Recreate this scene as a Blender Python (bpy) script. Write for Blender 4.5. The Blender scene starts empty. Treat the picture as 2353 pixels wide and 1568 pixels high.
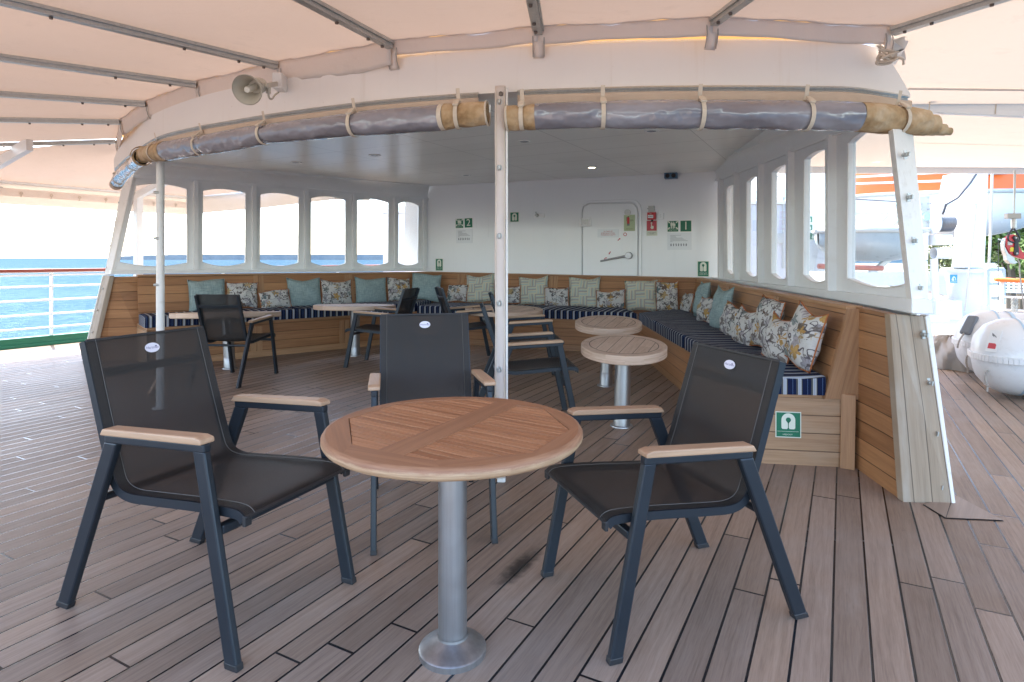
import bpy, bmesh, math, random
from mathutils import Vector, Matrix
R = math.radians
V = Vector
scene = bpy.context.scene
COL = scene.collection

# ------------------------------------------------------------------ camera
F, EYE, U0, V0 = 1400.0, 1.22, 1176.5, 593.0      # focal length, eye height and horizon of the photograph (2353 px wide)
cam_d = bpy.data.cameras.new('camera')
cam = bpy.data.objects.new('camera', cam_d)
COL.objects.link(cam)
cam.location = (0, 0, EYE)
cam.rotation_euler = (R(90), 0, 0)
cam_d.sensor_width = 36
cam_d.lens = 36 * F / 2353
cam_d.shift_y = -(784 - V0) / 2353
cam_d.clip_start = 0.05
cam_d.clip_end = 90000
scene.camera = cam

# ------------------------------------------------------------------ world, sun, exposure
TO_SUN = V((-0.4325, 0.5217, 1.0)).normalized()
world = bpy.data.worlds.new('World')
scene.world = world
world.use_nodes = True
wn = world.node_tree.nodes
wl = world.node_tree.links
sky = wn.new('ShaderNodeTexSky')
sky.sky_type = 'NISHITA'
sky.sun_disc = False
sky.sun_elevation = math.asin(TO_SUN.z)
sky.sun_rotation = math.atan2(TO_SUN.x, TO_SUN.y)
sky.air_density = .9
sky.dust_density = 1.2
sky.ozone_density = .8
wn['Background'].inputs['Strength'].default_value = 0.15
wl.new(sky.outputs['Color'], wn['Background'].inputs['Color'])
sun_d = bpy.data.lights.new('sun', 'SUN')
sun_d.energy = 2.5
sun_d.angle = R(0.5)
sun_d.color = (1.0, 0.95, 0.88)
sun = bpy.data.objects.new('sun', sun_d)
COL.objects.link(sun)
sun.rotation_euler = TO_SUN.to_track_quat('Z', 'Y').to_euler()
sun.location = (0, 0, 30)
scene.view_settings.view_transform = 'Standard'
scene.view_settings.look = 'None'
scene.view_settings.exposure = 2.78
scene.view_settings.gamma = 1
try:
    scene.cycles.use_denoising = True
    scene.cycles.max_bounces = 10
    scene.cycles.transparent_max_bounces = 12
    scene.cycles.diffuse_bounces = 6
    scene.cycles.sample_clamp_indirect = 8
except Exception:
    pass

# ------------------------------------------------------------------ picture to place helpers
EYEV = V((0, 0, EYE))
def P(u, v, y):
    return V(((u - U0) / F * y, y, EYE + (V0 - v) / F * y))
def FL(u, v, h=0.0):
    return P(u, v, F * (EYE - h) / (v - V0))
class Wall:
    """a vertical plane through p running along az (2D)"""
    def __init__(s, p, q):
        s.p = V((p[0], p[1], 0)); s.d = V((q[0] - p[0], q[1] - p[1], 0)).normalized()
        s.n = V((s.d.y, -s.d.x, 0))
        if s.n.dot(EYEV - s.p) < 0: s.n = -s.n
    def at(s, u, v, off=0.0):
        r = V(((u - U0) / F, 1, (V0 - v) / F))
        t = s.n.dot(s.p + s.n * off - EYEV) / s.n.dot(r)
        return EYEV + r * t
    def xy(s, u, off=0.0):
        a = s.at(u, V0, off); return V((a.x, a.y, 0))
AX = V((math.sin(R(28.5)), math.cos(R(28.5)), 0))      # the ship's length, forward
STB = V((AX.y, -AX.x, 0))                              # starboard
UP = V((0, 0, 1))

# ------------------------------------------------------------------ materials
def mat(name):
    m = bpy.data.materials.new(name); m.use_nodes = True
    return m, m.node_tree, m.node_tree.nodes['Principled BSDF']
class N:
    def __init__(s, nt): s.nt = nt
    def new(s, t, **kw):
        n = s.nt.nodes.new(t)
        for k, v in kw.items(): setattr(n, k, v)
        return n
    def put(s, sock, val):
        if isinstance(val, bpy.types.NodeSocket): s.nt.links.new(val, sock)
        elif val is not None: sock.default_value = val
    def math(s, op, a, b=None, c=None, clamp=False):
        n = s.new('ShaderNodeMath', operation=op, use_clamp=clamp)
        s.put(n.inputs[0], a)
        if b is not None: s.put(n.inputs[1], b)
        if c is not None: s.put(n.inputs[2], c)
        return n.outputs[0]
    def mix(s, f, a, b, blend='MIX'):
        n = s.new('ShaderNodeMix', data_type='RGBA', blend_type=blend)
        s.put(n.inputs[0], f); s.put(n.inputs[6], a); s.put(n.inputs[7], b)
        return n.outputs[2]
    def noise(s, vec, scale, detail=3, rough=.55, out=0):
        n = s.new('ShaderNodeTexNoise'); s.put(n.inputs['Vector'], vec)
        n.inputs['Scale'].default_value = scale; n.inputs['Detail'].default_value = detail; n.inputs['Roughness'].default_value = rough
        return n.outputs[out]
    def ramp(s, f, stops, interp='LINEAR'):
        n = s.new('ShaderNodeValToRGB'); e = n.color_ramp.elements; n.color_ramp.interpolation = interp
        e[0].position, e[0].color = stops[0][0], c4(stops[0][1])
        e[1].position, e[1].color = stops[-1][0], c4(stops[-1][1])
        for p, c in stops[1:-1]:
            x = e.new(p); x.color = c4(c)
        s.put(n.inputs[0], f); return n.outputs[0]
    def smooth(s, x, a, b):
        n = s.new('ShaderNodeMapRange', interpolation_type='SMOOTHSTEP')
        s.put(n.inputs[0], x); n.inputs[1].default_value = a; n.inputs[2].default_value = b
        return n.outputs[0]
    def sep(s, vec):
        n = s.new('ShaderNodeSeparateXYZ'); s.put(n.inputs[0], vec); return n.outputs
    def comb(s, x, y, z=0.0):
        n = s.new('ShaderNodeCombineXYZ'); s.put(n.inputs[0], x); s.put(n.inputs[1], y); s.put(n.inputs[2], z); return n.outputs[0]
    def white(s, vec):
        n = s.new('ShaderNodeTexWhiteNoise', noise_dimensions='3D'); s.put(n.inputs[0], vec); return n.outputs[0]
    def obj(s): return s.new('ShaderNodeTexCoord').outputs['Object']
    def pos(s): return s.new('ShaderNodeNewGeometry').outputs['Position']
    def uv(s): return s.new('ShaderNodeTexCoord').outputs['UV']
    def rnd(s): return s.new('ShaderNodeObjectInfo').outputs['Random']
    def bump(s, h, strength=.3, dist=.01):
        n = s.new('ShaderNodeBump'); s.put(n.inputs['Height'], h)
        n.inputs['Strength'].default_value = strength; n.inputs['Distance'].default_value = dist
        return n.outputs[0]
def c4(c): return (c[0], c[1], c[2], 1)

def m_plain(name, col, rough=.5, metal=0.0, var=.12, scale=6, bump=0.0, bscale=40, spec=.5, dirt=None, dirtamt=.5, coat=0):
    m, nt, b = mat(name); n = N(nt)
    co = n.pos()
    f = n.noise(co, scale, 5, .6)
    c = n.mix(f, c4([x * (1 - var) for x in col]), c4([min(1, x * (1 + var)) for x in col]))
    if dirt:
        g = n.smooth(n.noise(co, scale * 2.3, 6, .7), .52, .72)
        c = n.mix(n.math('MULTIPLY', g, dirtamt), c, c4(dirt))
    n.put(b.inputs['Base Color'], c)
    r = n.math('MULTIPLY_ADD', f, .2, rough - .1)
    n.put(b.inputs['Roughness'], r)
    b.inputs['Metallic'].default_value = metal
    b.inputs['Specular IOR Level'].default_value = spec
    b.inputs['Coat Weight'].default_value = coat
    if bump: n.put(b.inputs['Normal'], n.bump(n.noise(co, bscale, 3), bump, .004))
    return m

def m_wood(name, dark, light, rough=.5, board=None, gap=.05, streak=1.0, weather=None):
    """UV in metres, grain along U; board = width of the boards in V"""
    m, nt, b = mat(name); n = N(nt)
    u, v, _ = n.sep(n.uv())
    seed = n.math('MULTIPLY', n.rnd(), 37.0)
    row = n.math('FLOOR', n.math('DIVIDE', v, board)) if board else 0.0
    rid = n.white(n.comb(row, seed, 3.3)) if board else n.rnd()
    off = n.math('MULTIPLY', rid, 19.0)
    g1 = n.noise(n.comb(n.math('ADD', n.math('MULTIPLY', u, 1.6), off), n.math('MULTIPLY', v, 38), seed), 1.0, 5, .62)
    g2 = n.noise(n.comb(n.math('ADD', n.math('MULTIPLY', u, 6), off), n.math('MULTIPLY', v, 160), seed), 1.0, 2, .5)
    g = n.math('MULTIPLY_ADD', g2, .35, n.math('MULTIPLY', g1, .75))
    g = n.math('ADD', g, n.math('MULTIPLY', n.math('SUBTRACT', rid, .5), .30))
    c = n.ramp(g, [(.25, dark), (.78, light)])
    if weather:
        w = n.smooth(n.noise(n.comb(u, n.math('MULTIPLY', v, 4), seed), 2.2, 4), .45, .7)
        c = n.mix(n.math('MULTIPLY', w, .55), c, c4(weather))
    h = g
    if board:
        fr = n.math('ABSOLUTE', n.math('SUBTRACT', n.math('FRACT', n.math('DIVIDE', v, board)), .5))
        e = n.smooth(fr, .5 - gap, .5 - gap * .35)
        c = n.mix(n.math('MULTIPLY', e, .85), c, c4([x * .22 for x in dark]))
        h = n.math('SUBTRACT', n.math('MULTIPLY', g, .08), e)
    n.put(b.inputs['Base Color'], c)
    n.put(b.inputs['Roughness'], n.math('MULTIPLY_ADD', g, .2, rough - .1))
    n.put(b.inputs['Normal'], n.bump(h, .5 if board else .15, .006 if board else .002))
    return m

def m_deck():
    m, nt, b = mat('deck_planks'); n = N(nt)
    x, y, z = n.sep(n.pos())
    ac = n.math('ADD', n.math('MULTIPLY', x, STB.x), n.math('MULTIPLY', y, STB.y))
    al = n.math('ADD', n.math('MULTIPLY', x, AX.x), n.math('MULTIPLY', y, AX.y))
    W = .108
    q = n.math('DIVIDE', n.math('ADD', ac, .03), W)
    row = n.math('FLOOR', q)
    fr = n.math('ABSOLUTE', n.math('SUBTRACT', n.math('FRACT', q), .5))
    seam = n.smooth(fr, .456, .468)
    rr = n.white(n.comb(row, 1.7, .3))
    L = n.math('MULTIPLY_ADD', rr, .9, 1.75)
    a = n.math('ADD', n.math('DIVIDE', al, L), n.math('MULTIPLY', rr, 17.0))
    cell = n.math('FLOOR', a)
    fb = n.math('ABSOLUTE', n.math('SUBTRACT', n.math('FRACT', a), .5))
    butt = n.smooth(fb, .4976, .4984)
    gapm = n.math('MAXIMUM', seam, butt)
    pid = n.white(n.comb(row, cell, 5.1))
    pid2 = n.white(n.comb(row, cell, 9.7))
    off = n.math('MULTIPLY', pid, 31.0)
    wob = n.noise(n.comb(n.math('MULTIPLY', al, 2.0), n.math('MULTIPLY', ac, 9), off), 1.0, 3)
    g1 = n.noise(n.comb(n.math('MULTIPLY', al, 2.2), n.math('ADD', n.math('MULTIPLY', ac, 70), n.math('MULTIPLY', wob, 3.0)), off), 1.0, 5, .65)
    g2 = n.noise(n.comb(n.math('MULTIPLY', al, 14), n.math('MULTIPLY', ac, 260), off), 1.0, 3, .6)
    big = n.noise(n.pos(), .9, 4, .6)
    g = n.math('ADD', n.math('MULTIPLY', g1, .65), n.math('MULTIPLY', g2, .35))
    c = n.ramp(g, [(.26, (.185, .125, .088)), (.5, (.315, .223, .162)), (.74, (.405, .30, .226))])
    tone = n.math('MULTIPLY_ADD', pid, .42, .76)
    tc = n.comb(tone, n.math('MULTIPLY', tone, n.math('MULTIPLY_ADD', pid2, .05, .97)), n.math('MULTIPLY', tone, n.math('MULTIPLY_ADD', pid2, .12, .93)))
    c = n.mix(1.0, c, tc, 'MULTIPLY')
    c = n.mix(n.smooth(big, .45, .75), c, n.mix(.45, c, (.33, .29, .26, 1)))
    wx = n.noise(n.comb(n.math('MULTIPLY', al, .9), n.math('MULTIPLY', ac, 2.4), 7.0), 1.0, 6, .68)
    c = n.mix(n.math('MULTIPLY', n.smooth(wx, .52, .72), .35), c, (.44, .365, .305, 1))
    c = n.mix(n.math('MULTIPLY', n.smooth(wx, .46, .30), .30), c, n.mix(1.0, c, (.62, .53, .46, 1), 'MULTIPLY'))
    ed = n.smooth(fr, .34, .47)
    c = n.mix(n.math('MULTIPLY', n.math('MULTIPLY', ed, n.smooth(n.noise(n.comb(n.math('MULTIPLY', al, 4), row, 3.0), 1.0, 4), .45, .75)), .45), c, n.mix(1.0, c, (.5, .42, .36, 1), 'MULTIPLY'))
    # spots of wear and one old dark stain where two planks meet
    sp = n.smooth(n.noise(n.comb(n.math('MULTIPLY', al, 5), n.math('MULTIPLY', ac, 11), 2.0), 1.0, 5, .7), .67, .8)
    c = n.mix(n.math('MULTIPLY', sp, .45), c, (.07, .055, .045, 1))
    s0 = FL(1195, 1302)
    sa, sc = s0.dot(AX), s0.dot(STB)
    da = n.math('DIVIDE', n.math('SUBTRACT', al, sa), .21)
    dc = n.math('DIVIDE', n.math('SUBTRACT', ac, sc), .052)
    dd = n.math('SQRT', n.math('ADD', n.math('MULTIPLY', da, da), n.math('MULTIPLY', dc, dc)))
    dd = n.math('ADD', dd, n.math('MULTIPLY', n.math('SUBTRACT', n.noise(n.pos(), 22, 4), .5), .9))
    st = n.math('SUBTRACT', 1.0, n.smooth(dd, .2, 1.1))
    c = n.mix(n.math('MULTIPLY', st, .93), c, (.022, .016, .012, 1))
    c = n.mix(gapm, c, (.014, .014, .016, 1))
    n.put(b.inputs['Base Color'], c)
    b.inputs['Specular IOR Level'].default_value = .36
    rough = n.mix(gapm, n.comb(.55, .55, .55), n.comb(.25, .25, .25))
    n.put(b.inputs['Roughness'], n.math('ADD', n.sep(rough)[0], n.math('MULTIPLY', n.math('SUBTRACT', big, .5), .25)))
    n.put(b.inputs['Normal'], n.bump(n.math('SUBTRACT', n.math('MULTIPLY', g, .12), n.math('MULTIPLY', gapm, .6)), .45, .004))
    return m

def m_canvas(name, col, tcol, tfac=.5, bump=.25):
    m, nt, b = mat(name); n = N(nt)
    co = n.pos()
    f = n.noise(co, 1.3, 5, .6); s = n.noise(co, 5, 5, .7)
    c = n.mix(f, c4([x * .9 for x in col]), c4(col))
    c = n.mix(n.math('MULTIPLY', n.smooth(s, .56, .76), .26), c, c4([x * .62 for x in col]))
    sx_, sy_, sz_ = n.sep(co); sk = n.noise(n.comb(n.math('MULTIPLY', sx_, 1.2), n.math('MULTIPLY', sy_, 7), 0), 1, 5, .7)
    c = n.mix(n.math('MULTIPLY', n.smooth(sk, .58, .75), .20), c, c4([col[0] * .72, col[1] * .64, col[2] * .56]))
    n.put(b.inputs['Base Color'], c); b.inputs['Roughness'].default_value = .85
    b.inputs['Specular IOR Level'].default_value = .15
    t = n.new('ShaderNodeBsdfTranslucent'); t.inputs[0].default_value = c4(tcol)
    w = n.bump(n.math('ADD', n.noise(co, 7, 3), n.math('MULTIPLY', n.noise(co, 90, 2), .1)), bump, .02)
    n.put(b.inputs['Normal'], w)
    x = n.new('ShaderNodeMixShader'); x.inputs[0].default_value = tfac
    nt.links.new(b.outputs[0], x.inputs[1]); nt.links.new(t.outputs[0], x.inputs[2])
    nt.links.new(x.outputs[0], nt.nodes['Material Output'].inputs[0])
    return m

def m_sling():
    m, nt, b = mat('chair_mesh_fabric'); n = N(nt)
    u, v, _ = n.sep(n.uv())
    wv = n.math('MULTIPLY', n.math('SINE', n.math('MULTIPLY', u, 2200.0)), n.math('SINE', n.math('MULTIPLY', v, 1500.0)))
    f = n.math('MULTIPLY_ADD', wv, .5, .5)
    f2 = n.noise(n.comb(n.math('MULTIPLY', u, 30), n.math('MULTIPLY', v, 260), 0), 1.0, 3)
    c = n.mix(f, (.007, .0056, .005, 1), (.030, .0255, .0225, 1))
    c = n.mix(n.math('MULTIPLY', f2, .5), c, (.016, .015, .016, 1))
    wn_ = n.noise(n.comb(n.math('MULTIPLY', u, 330), n.math('MULTIPLY', v, 520), 1), 1.0, 1, .4)
    c = n.mix(n.smooth(wn_, .36, .64), n.mix(1.0, c, (.55, .55, .55, 1), 'MULTIPLY'), n.mix(1.0, c, (1.5, 1.45, 1.4, 1), 'MULTIPLY'))
    n.put(b.inputs['Base Color'], c)
    b.inputs['Roughness'].default_value = .6
    n.put(b.inputs['Normal'], n.bump(f, .3, .002))
    t = n.new('ShaderNodeBsdfTransparent'); t.inputs[0].default_value = (.9, .9, .95, 1)
    x = n.new('ShaderNodeMixShader')
    edge = n.smooth(n.math('ABSOLUTE', u), .19, .2)          # double layer along the side hems
    n.put(x.inputs[0], n.math('MULTIPLY', n.math('SUBTRACT', 1.0, edge), .11))
    nt.links.new(b.outputs[0], x.inputs[1]); nt.links.new(t.outputs[0], x.inputs[2])
    nt.links.new(x.outputs[0], nt.nodes['Material Output'].inputs[0])
    return m

def m_stripe():
    m, nt, b = mat('striped_canvas'); n = N(nt)
    u, v, _ = n.sep(n.uv())
    f = n.math('FRACT', n.math('DIVIDE', u, .083))
    navy, pale, olive, blue = (.007, .014, .05), (.44, .46, .48), (.085, .085, .08), (.17, .28, .48)
    c = n.ramp(f, [(0, navy), (.20, blue), (.215, navy), (.44, olive), (.56, pale), (.66, blue), (.685, pale), (.80, olive), (.86, navy), (1, navy)], 'CONSTANT')
    w = n.noise(n.uv(), 260, 2)
    c = n.mix(n.math('MULTIPLY', w, .35), c, n.mix(1.0, c, (.55, .55, .55, 1), 'MULTIPLY'))
    n.put(b.inputs['Base Color'], c); b.inputs['Roughness'].default_value = .85
    b.inputs['Specular IOR Level'].default_value = .2
    n.put(b.inputs['Normal'], n.bump(n.noise(n.pos(), 9, 3), .25, .02))
    return m

def m_teal():
    m, nt, b = mat('teal_linen'); n = N(nt)
    u, v, _ = n.sep(n.uv())
    a = n.noise(n.comb(n.math('MULTIPLY', u, 120), n.math('MULTIPLY', v, 14), n.rnd()), 1, 3)
    d = n.noise(n.comb(n.math('MULTIPLY', u, 14), n.math('MULTIPLY', v, 120), n.rnd()), 1, 3)
    f = n.math('MULTIPLY_ADD', a, .5, n.math('MULTIPLY', d, .5))
    n.put(b.inputs['Base Color'], n.ramp(f, [(.3, (.18, .24, .24)), (.5, (.28, .36, .35)), (.7, (.40, .48, .465))]))
    b.inputs['Roughness'].default_value = .9
    b.inputs['Specular IOR Level'].default_value = .15
    n.put(b.inputs['Normal'], n.bump(f, .4, .003))
    return m

def m_floral():
    m, nt, b = mat('floral_print'); n = N(nt)
    uvn = n.new('ShaderNodeMapping'); n.put(uvn.inputs[0], n.uv())
    n.put(uvn.inputs[1], n.comb(n.math('MULTIPLY', n.rnd(), 9.0), n.math('MULTIPLY', n.rnd(), 5.0), 0.0))
    co = uvn.outputs[0]
    wob = n.noise(co, 9, 3, .6, out=1)
    cw = n.new('ShaderNodeVectorMath', operation='MULTIPLY_ADD'); n.put(cw.inputs[0], wob); cw.inputs[1].default_value = (.09, .09, 0); n.put(cw.inputs[2], co)
    cow = cw.outputs[0]
    base = (.56, .54, .50, 1)
    c = base
    def blobs(scale, lo, hi, seed, cols, c):
        mp = n.new('ShaderNodeMapping'); n.put(mp.inputs[0], cow); mp.inputs[1].default_value = (seed, seed * .37, 0)
        vo = n.new('ShaderNodeTexVoronoi'); vo.inputs['Scale'].default_value = scale; vo.inputs['Randomness'].default_value = .9
        n.put(vo.inputs['Vector'], mp.outputs[0])
        r, g, bb = n.sep(vo.outputs['Color'])
        # petal outline: radius varies with the angle around the cell centre
        dv = n.new('ShaderNodeVectorMath', operation='SUBTRACT'); n.put(dv.inputs[0], mp.outputs[0]); n.put(dv.inputs[1], vo.outputs['Position'])
        dx, dy, _ = n.sep(dv.outputs[0])
        an = n.math('ARCTAN2', dy, dx)
        pet = n.math('MULTIPLY_ADD', n.math('COSINE', n.math('MULTIPLY', an, 5.0)), .28, 1.0)
        d = n.math('DIVIDE', vo.outputs['Distance'], pet)
        k = n.math('SUBTRACT', 1.0, n.smooth(d, lo, hi))
        k = n.math('MULTIPLY', k, n.math('GREATER_THAN', g, .28))
        pc = n.ramp(r, cols, 'CONSTANT')
        ring = n.smooth(n.math('SINE', n.math('MULTIPLY', d, 26.0)), .2, .9)
        pc = n.mix(n.math('MULTIPLY', ring, .35), pc, n.mix(1.0, pc, (.45, .4, .36, 1), 'MULTIPLY'))
        return n.mix(k, c, pc)
    c = blobs(12, .40, .46, 3.1, [(0, (.38, .35, .35)), (.45, (.30, .28, .29)), (.75, (.22, .25, .24)), (1, (.22, .25, .24))], c)
    ln = n.math('ABSOLUTE', n.math('SUBTRACT', n.noise(co, 7, 2), .5))
    c = n.mix(n.math('SUBTRACT', 1.0, n.smooth(ln, .006, .016)), c, (.10, .085, .09, 1))
    c = blobs(8, .33, .39, 7.7, [(0, (.47, .29, .10)), (.4, (.42, .31, .16)), (.65, (.17, .115, .085)), (.85, (.13, .17, .17)), (1, (.13, .17, .17))], c)
    lf = n.smooth(n.noise(cow, 15, 3), .58, .61)
    c = n.mix(n.math('MULTIPLY', lf, .85), c, (.125, .10, .085, 1))
    n.put(b.inputs['Base Color'], c); b.inputs['Roughness'].default_value = .85
    b.inputs['Specular IOR Level'].default_value = .2
    n.put(b.inputs['Normal'], n.bump(n.noise(n.pos(), 11, 3, .6), .5, .03))
    return m

def m_woven():
    m, nt, b = mat('woven_patchwork'); n = N(nt)
    u, v, _ = n.sep(n.uv())
    S = .125
    uu = n.math('DIVIDE', n.math('ADD', u, 10 * S + S * .5), S); vv = n.math('DIVIDE', n.math('ADD', v, 10 * S + S * .5), S)
    ck = n.math('MODULO', n.math('ADD', n.math('FLOOR', uu), n.math('FLOOR', vv)), 2.0)
    ck = n.math('GREATER_THAN', ck, .5)
    s = n.math('ADD', n.math('MULTIPLY', uu, ck), n.math('MULTIPLY', vv, n.math('SUBTRACT', 1.0, ck)))
    f = n.math('FRACT', s)
    y, g, a = (.68, .63, .45), (.45, .42, .38), (.50, .58, .54)
    c = n.ramp(f, [(0, y), (.15, a), (.32, y), (.45, g), (.62, a), (.72, y), (.84, g), (1, g)], 'CONSTANT')
    w = n.noise(n.uv(), 170, 3, .7)
    c = n.mix(n.math('MULTIPLY', w, .7), c, n.mix(1.0, c, (.66, .66, .63, 1), 'MULTIPLY'))
    n.put(b.inputs['Base Color'], c); b.inputs['Roughness'].default_value = .95
    n.put(b.inputs['Normal'], n.bump(w, .5, .004))
    return m

def m_roundtop():
    """small round table: pale boards inside a ring, object coordinates in units of the top's radius"""
    m, nt, b = mat('pale_teak_top'); n = N(nt)
    x, y, z = n.sep(n.obj())
    r = n.math('SQRT', n.math('ADD', n.math('MULTIPLY', x, x), n.math('MULTIPLY', y, y)))
    ring = n.math('SUBTRACT', 1.0, n.smooth(n.math('ABSOLUTE', n.math('SUBTRACT', r, .80)), .006, .014))
    ins = n.math('LESS_THAN', r, .80)
    q = n.math('DIVIDE', n.math('ADD', x, 5.14), .29)
    line = n.math('MULTIPLY', ins, n.smooth(n.math('ABSOLUTE', n.math('SUBTRACT', n.math('FRACT', q), .5)), .47, .485))
    row = n.math('FLOOR', q)
    an = n.math('ARCTAN2', y, x)
    seg = n.math('FLOOR', n.math('MULTIPLY', an, 2.3))
    pid = n.white(n.comb(n.math('MULTIPLY', row, ins), n.math('MULTIPLY', seg, n.math('SUBTRACT', 1.0, ins)), n.math('MULTIPLY', n.math('FLOOR', n.math('MULTIPLY', z, 38.0)), n.math('GREATER_THAN', r, .985))))
    ga = n.noise(n.comb(n.math('MULTIPLY', x, 22), n.math('MULTIPLY', y, 2), pid), 1, 5, .65)
    gb = n.noise(n.comb(n.math('MULTIPLY', an, 3), n.math('MULTIPLY', r, 22), n.math('MULTIPLY', z, 60)), 1, 5, .65)
    g = n.math('ADD', n.math('MULTIPLY', ga, ins), n.math('MULTIPLY', gb, n.math('SUBTRACT', 1.0, ins)))
    g = n.math('ADD', g, n.math('MULTIPLY', n.math('SUBTRACT', pid, .5), .3))
    c = n.ramp(g, [(.25, (.49, .33, .23)), (.5, (.62, .445, .325)), (.8, (.72, .555, .43))])
    c = n.mix(n.math('MAXIMUM', ring, line), c, (.10, .06, .04, 1))
    n.put(b.inputs['Base Color'], c); b.inputs['Roughness'].default_value = .55
    n.put(b.inputs['Normal'], n.bump(n.math('SUBTRACT', n.math('MULTIPLY', g, .1), n.math('MAXIMUM', ring, line)), .3, .003))
    return m

def m_steel(name, base=.55, rough=.3):
    m, nt, b = mat(name); n = N(nt)
    x, y, z = n.sep(n.obj())
    f = n.noise(n.comb(n.math('MULTIPLY', x, 60), n.math('MULTIPLY', y, 60), n.math('MULTIPLY', z, 2)), 1, 4, .6)
    s = n.noise(n.obj(), 18, 5, .7)
    c = n.ramp(f, [(.3, (base * .82,) * 3), (.7, (base, base, base * 1.02))])
    rust = n.smooth(n.noise(n.obj(), 9, 6, .75), .66, .74)
    c = n.mix(n.math('MULTIPLY', rust, .3), c, (.25, .12, .05, 1))
    n.put(b.inputs['Base Color'], c); b.inputs['Metallic'].default_value = .92
    n.put(b.inputs['Roughness'], n.math('MULTIPLY_ADD', s, .3, rough - .1))
    return m

def m_vinyl():
    m, nt, b = mat('clear_vinyl_roll'); n = N(nt)
    co = n.pos()
    x, y, z = n.sep(co)
    d = n.noise(n.comb(n.math('MULTIPLY', x, 2.2), n.math('MULTIPLY', y, 2.2), n.math('MULTIPLY', z, 9)), 1, 3, .5)
    n.put(b.inputs['Base Color'], n.ramp(d, [(.3, (.19, .18, .205)), (.55, (.26, .255, .29)), (.75, (.34, .35, .40))]))
    b.inputs['Roughness'].default_value = .16
    b.inputs['Specular IOR Level'].default_value = .8
    b.inputs['Coat Weight'].default_value = .7
    b.inputs['Coat Roughness'].default_value = .07
    w1 = n.noise(n.comb(n.math('MULTIPLY', x, 3.2), n.math('MULTIPLY', y, 3.2), n.math('MULTIPLY', z, 7)), 1, 2, .45)
    w2 = n.noise(co, 16, 1, .4)
    n.put(b.inputs['Normal'], n.bump(n.math('MULTIPLY_ADD', w2, .22, w1), .9, .07))
    return m

def m_glass():
    m, nt, b = mat('window_glass'); n = N(nt)
    t = n.new('ShaderNodeBsdfTransparent'); t.inputs[0].default_value = (.93, .96, .97, 1)
    g = n.new('ShaderNodeBsdfGlossy'); g.inputs['Roughness'].default_value = .03
    fr = n.new('ShaderNodeFresnel'); fr.inputs[0].default_value = 1.35
    d = n.new('ShaderNodeBsdfDiffuse'); d.inputs[0].default_value = (.8, .82, .84, 1)
    film = n.math('MULTIPLY_ADD', n.noise(n.pos(), 3, 5, .7), .17, .01)
    x0 = n.new('ShaderNodeMixShader'); n.put(x0.inputs[0], film)
    nt.links.new(t.outputs[0], x0.inputs[1]); nt.links.new(d.outputs[0], x0.inputs[2])
    x = n.new('ShaderNodeMixShader'); n.put(x.inputs[0], fr.outputs[0])
    nt.links.new(x0.outputs[0], x.inputs[1]); nt.links.new(g.outputs[0], x.inputs[2])
    nt.links.new(x.outputs[0], nt.nodes['Material Output'].inputs[0])
    return m

def m_sea():
    m, nt, b = mat('sea_water'); n = N(nt)
    x, y, z = n.sep(n.pos())
    n1 = n.noise(n.comb(n.math('MULTIPLY', x, .5), n.math('MULTIPLY', y, .32), 0), 1, 6, .62)
    n2 = n.noise(n.comb(n.math('MULTIPLY', x, .02), n.math('MULTIPLY', y, .02), 4), 1, 4, .6)
    f = n.math('MULTIPLY_ADD', n1, .8, n.math('MULTIPLY', n2, .35))
    d = n.new('ShaderNodeBsdfDiffuse'); n.put(d.inputs[0], n.ramp(f, [(.34, (.009, .027, .046)), (.56, (.022, .051, .075)), (.76, (.056, .092, .115))]))
    g = n.new('ShaderNodeBsdfGlossy'); g.inputs['Roughness'].default_value = .3; g.inputs[0].default_value = (.5, .75, 1, 1)
    bp = n.bump(n1, 1.0, 1.0); n.put(d.inputs['Normal'], bp); n.put(g.inputs['Normal'], bp)
    x_ = n.new('ShaderNodeMixShader'); x_.inputs[0].default_value = .05
    nt.links.new(d.outputs[0], x_.inputs[1]); nt.links.new(g.outputs[0], x_.inputs[2])
    nt.links.new(x_.outputs[0], nt.nodes['Material Output'].inputs[0])
    return m

def m_emit(name, col, s):
    m, nt, b = mat(name)
    b.inputs['Base Color'].default_value = c4(col)
    b.inputs['Emission Color'].default_value = c4(col); b.inputs['Emission Strength'].default_value = s
    return m

M = {}
M['white'] = m_plain('white_paint', (.83, .84, .83), .38, var=.04, scale=3, bump=.05, bscale=25, dirt=(.62, .58, .5), dirtamt=.18)
M['gloss_white'] = m_plain('glossy_white_steel', (.74, .77, .78), .24, var=.04, scale=2, bump=.10, bscale=6, dirt=(.64, .66, .66), dirtamt=.25, coat=.2)
def m_bulk():
    m, nt, b = mat('bulkhead_paint'); n = N(nt); x, y, z = n.sep(n.pos())
    f = n.noise(n.pos(), 2, 5, .6); st = n.noise(n.comb(n.math('MULTIPLY', x, 26), n.math('MULTIPLY', y, 26), n.math('MULTIPLY', z, 1.2)), 1, 4, .6)
    c = n.mix(f, (.80, .83, .84, 1), (.86, .87, .875, 1))
    c = n.mix(n.math('MULTIPLY', n.smooth(st, .58, .78), .12), c, (.56, .57, .55, 1))
    n.put(b.inputs['Base Color'], c); n.put(b.inputs['Roughness'], n.math('MULTIPLY_ADD', st, .22, .12))
    b.inputs['Coat Weight'].default_value = .2
    n.put(b.inputs['Normal'], n.bump(n.math('MULTIPLY_ADD', n.noise(n.pos(), 2.6, 2), 2.5, n.math('MULTIPLY', st, .12)), .12, .01)); return m
M['gloss_white'] = m_bulk()
M['ceiling'] = m_plain('ceiling_panel', (.66, .66, .64), .36, var=.03, scale=2)
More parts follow.
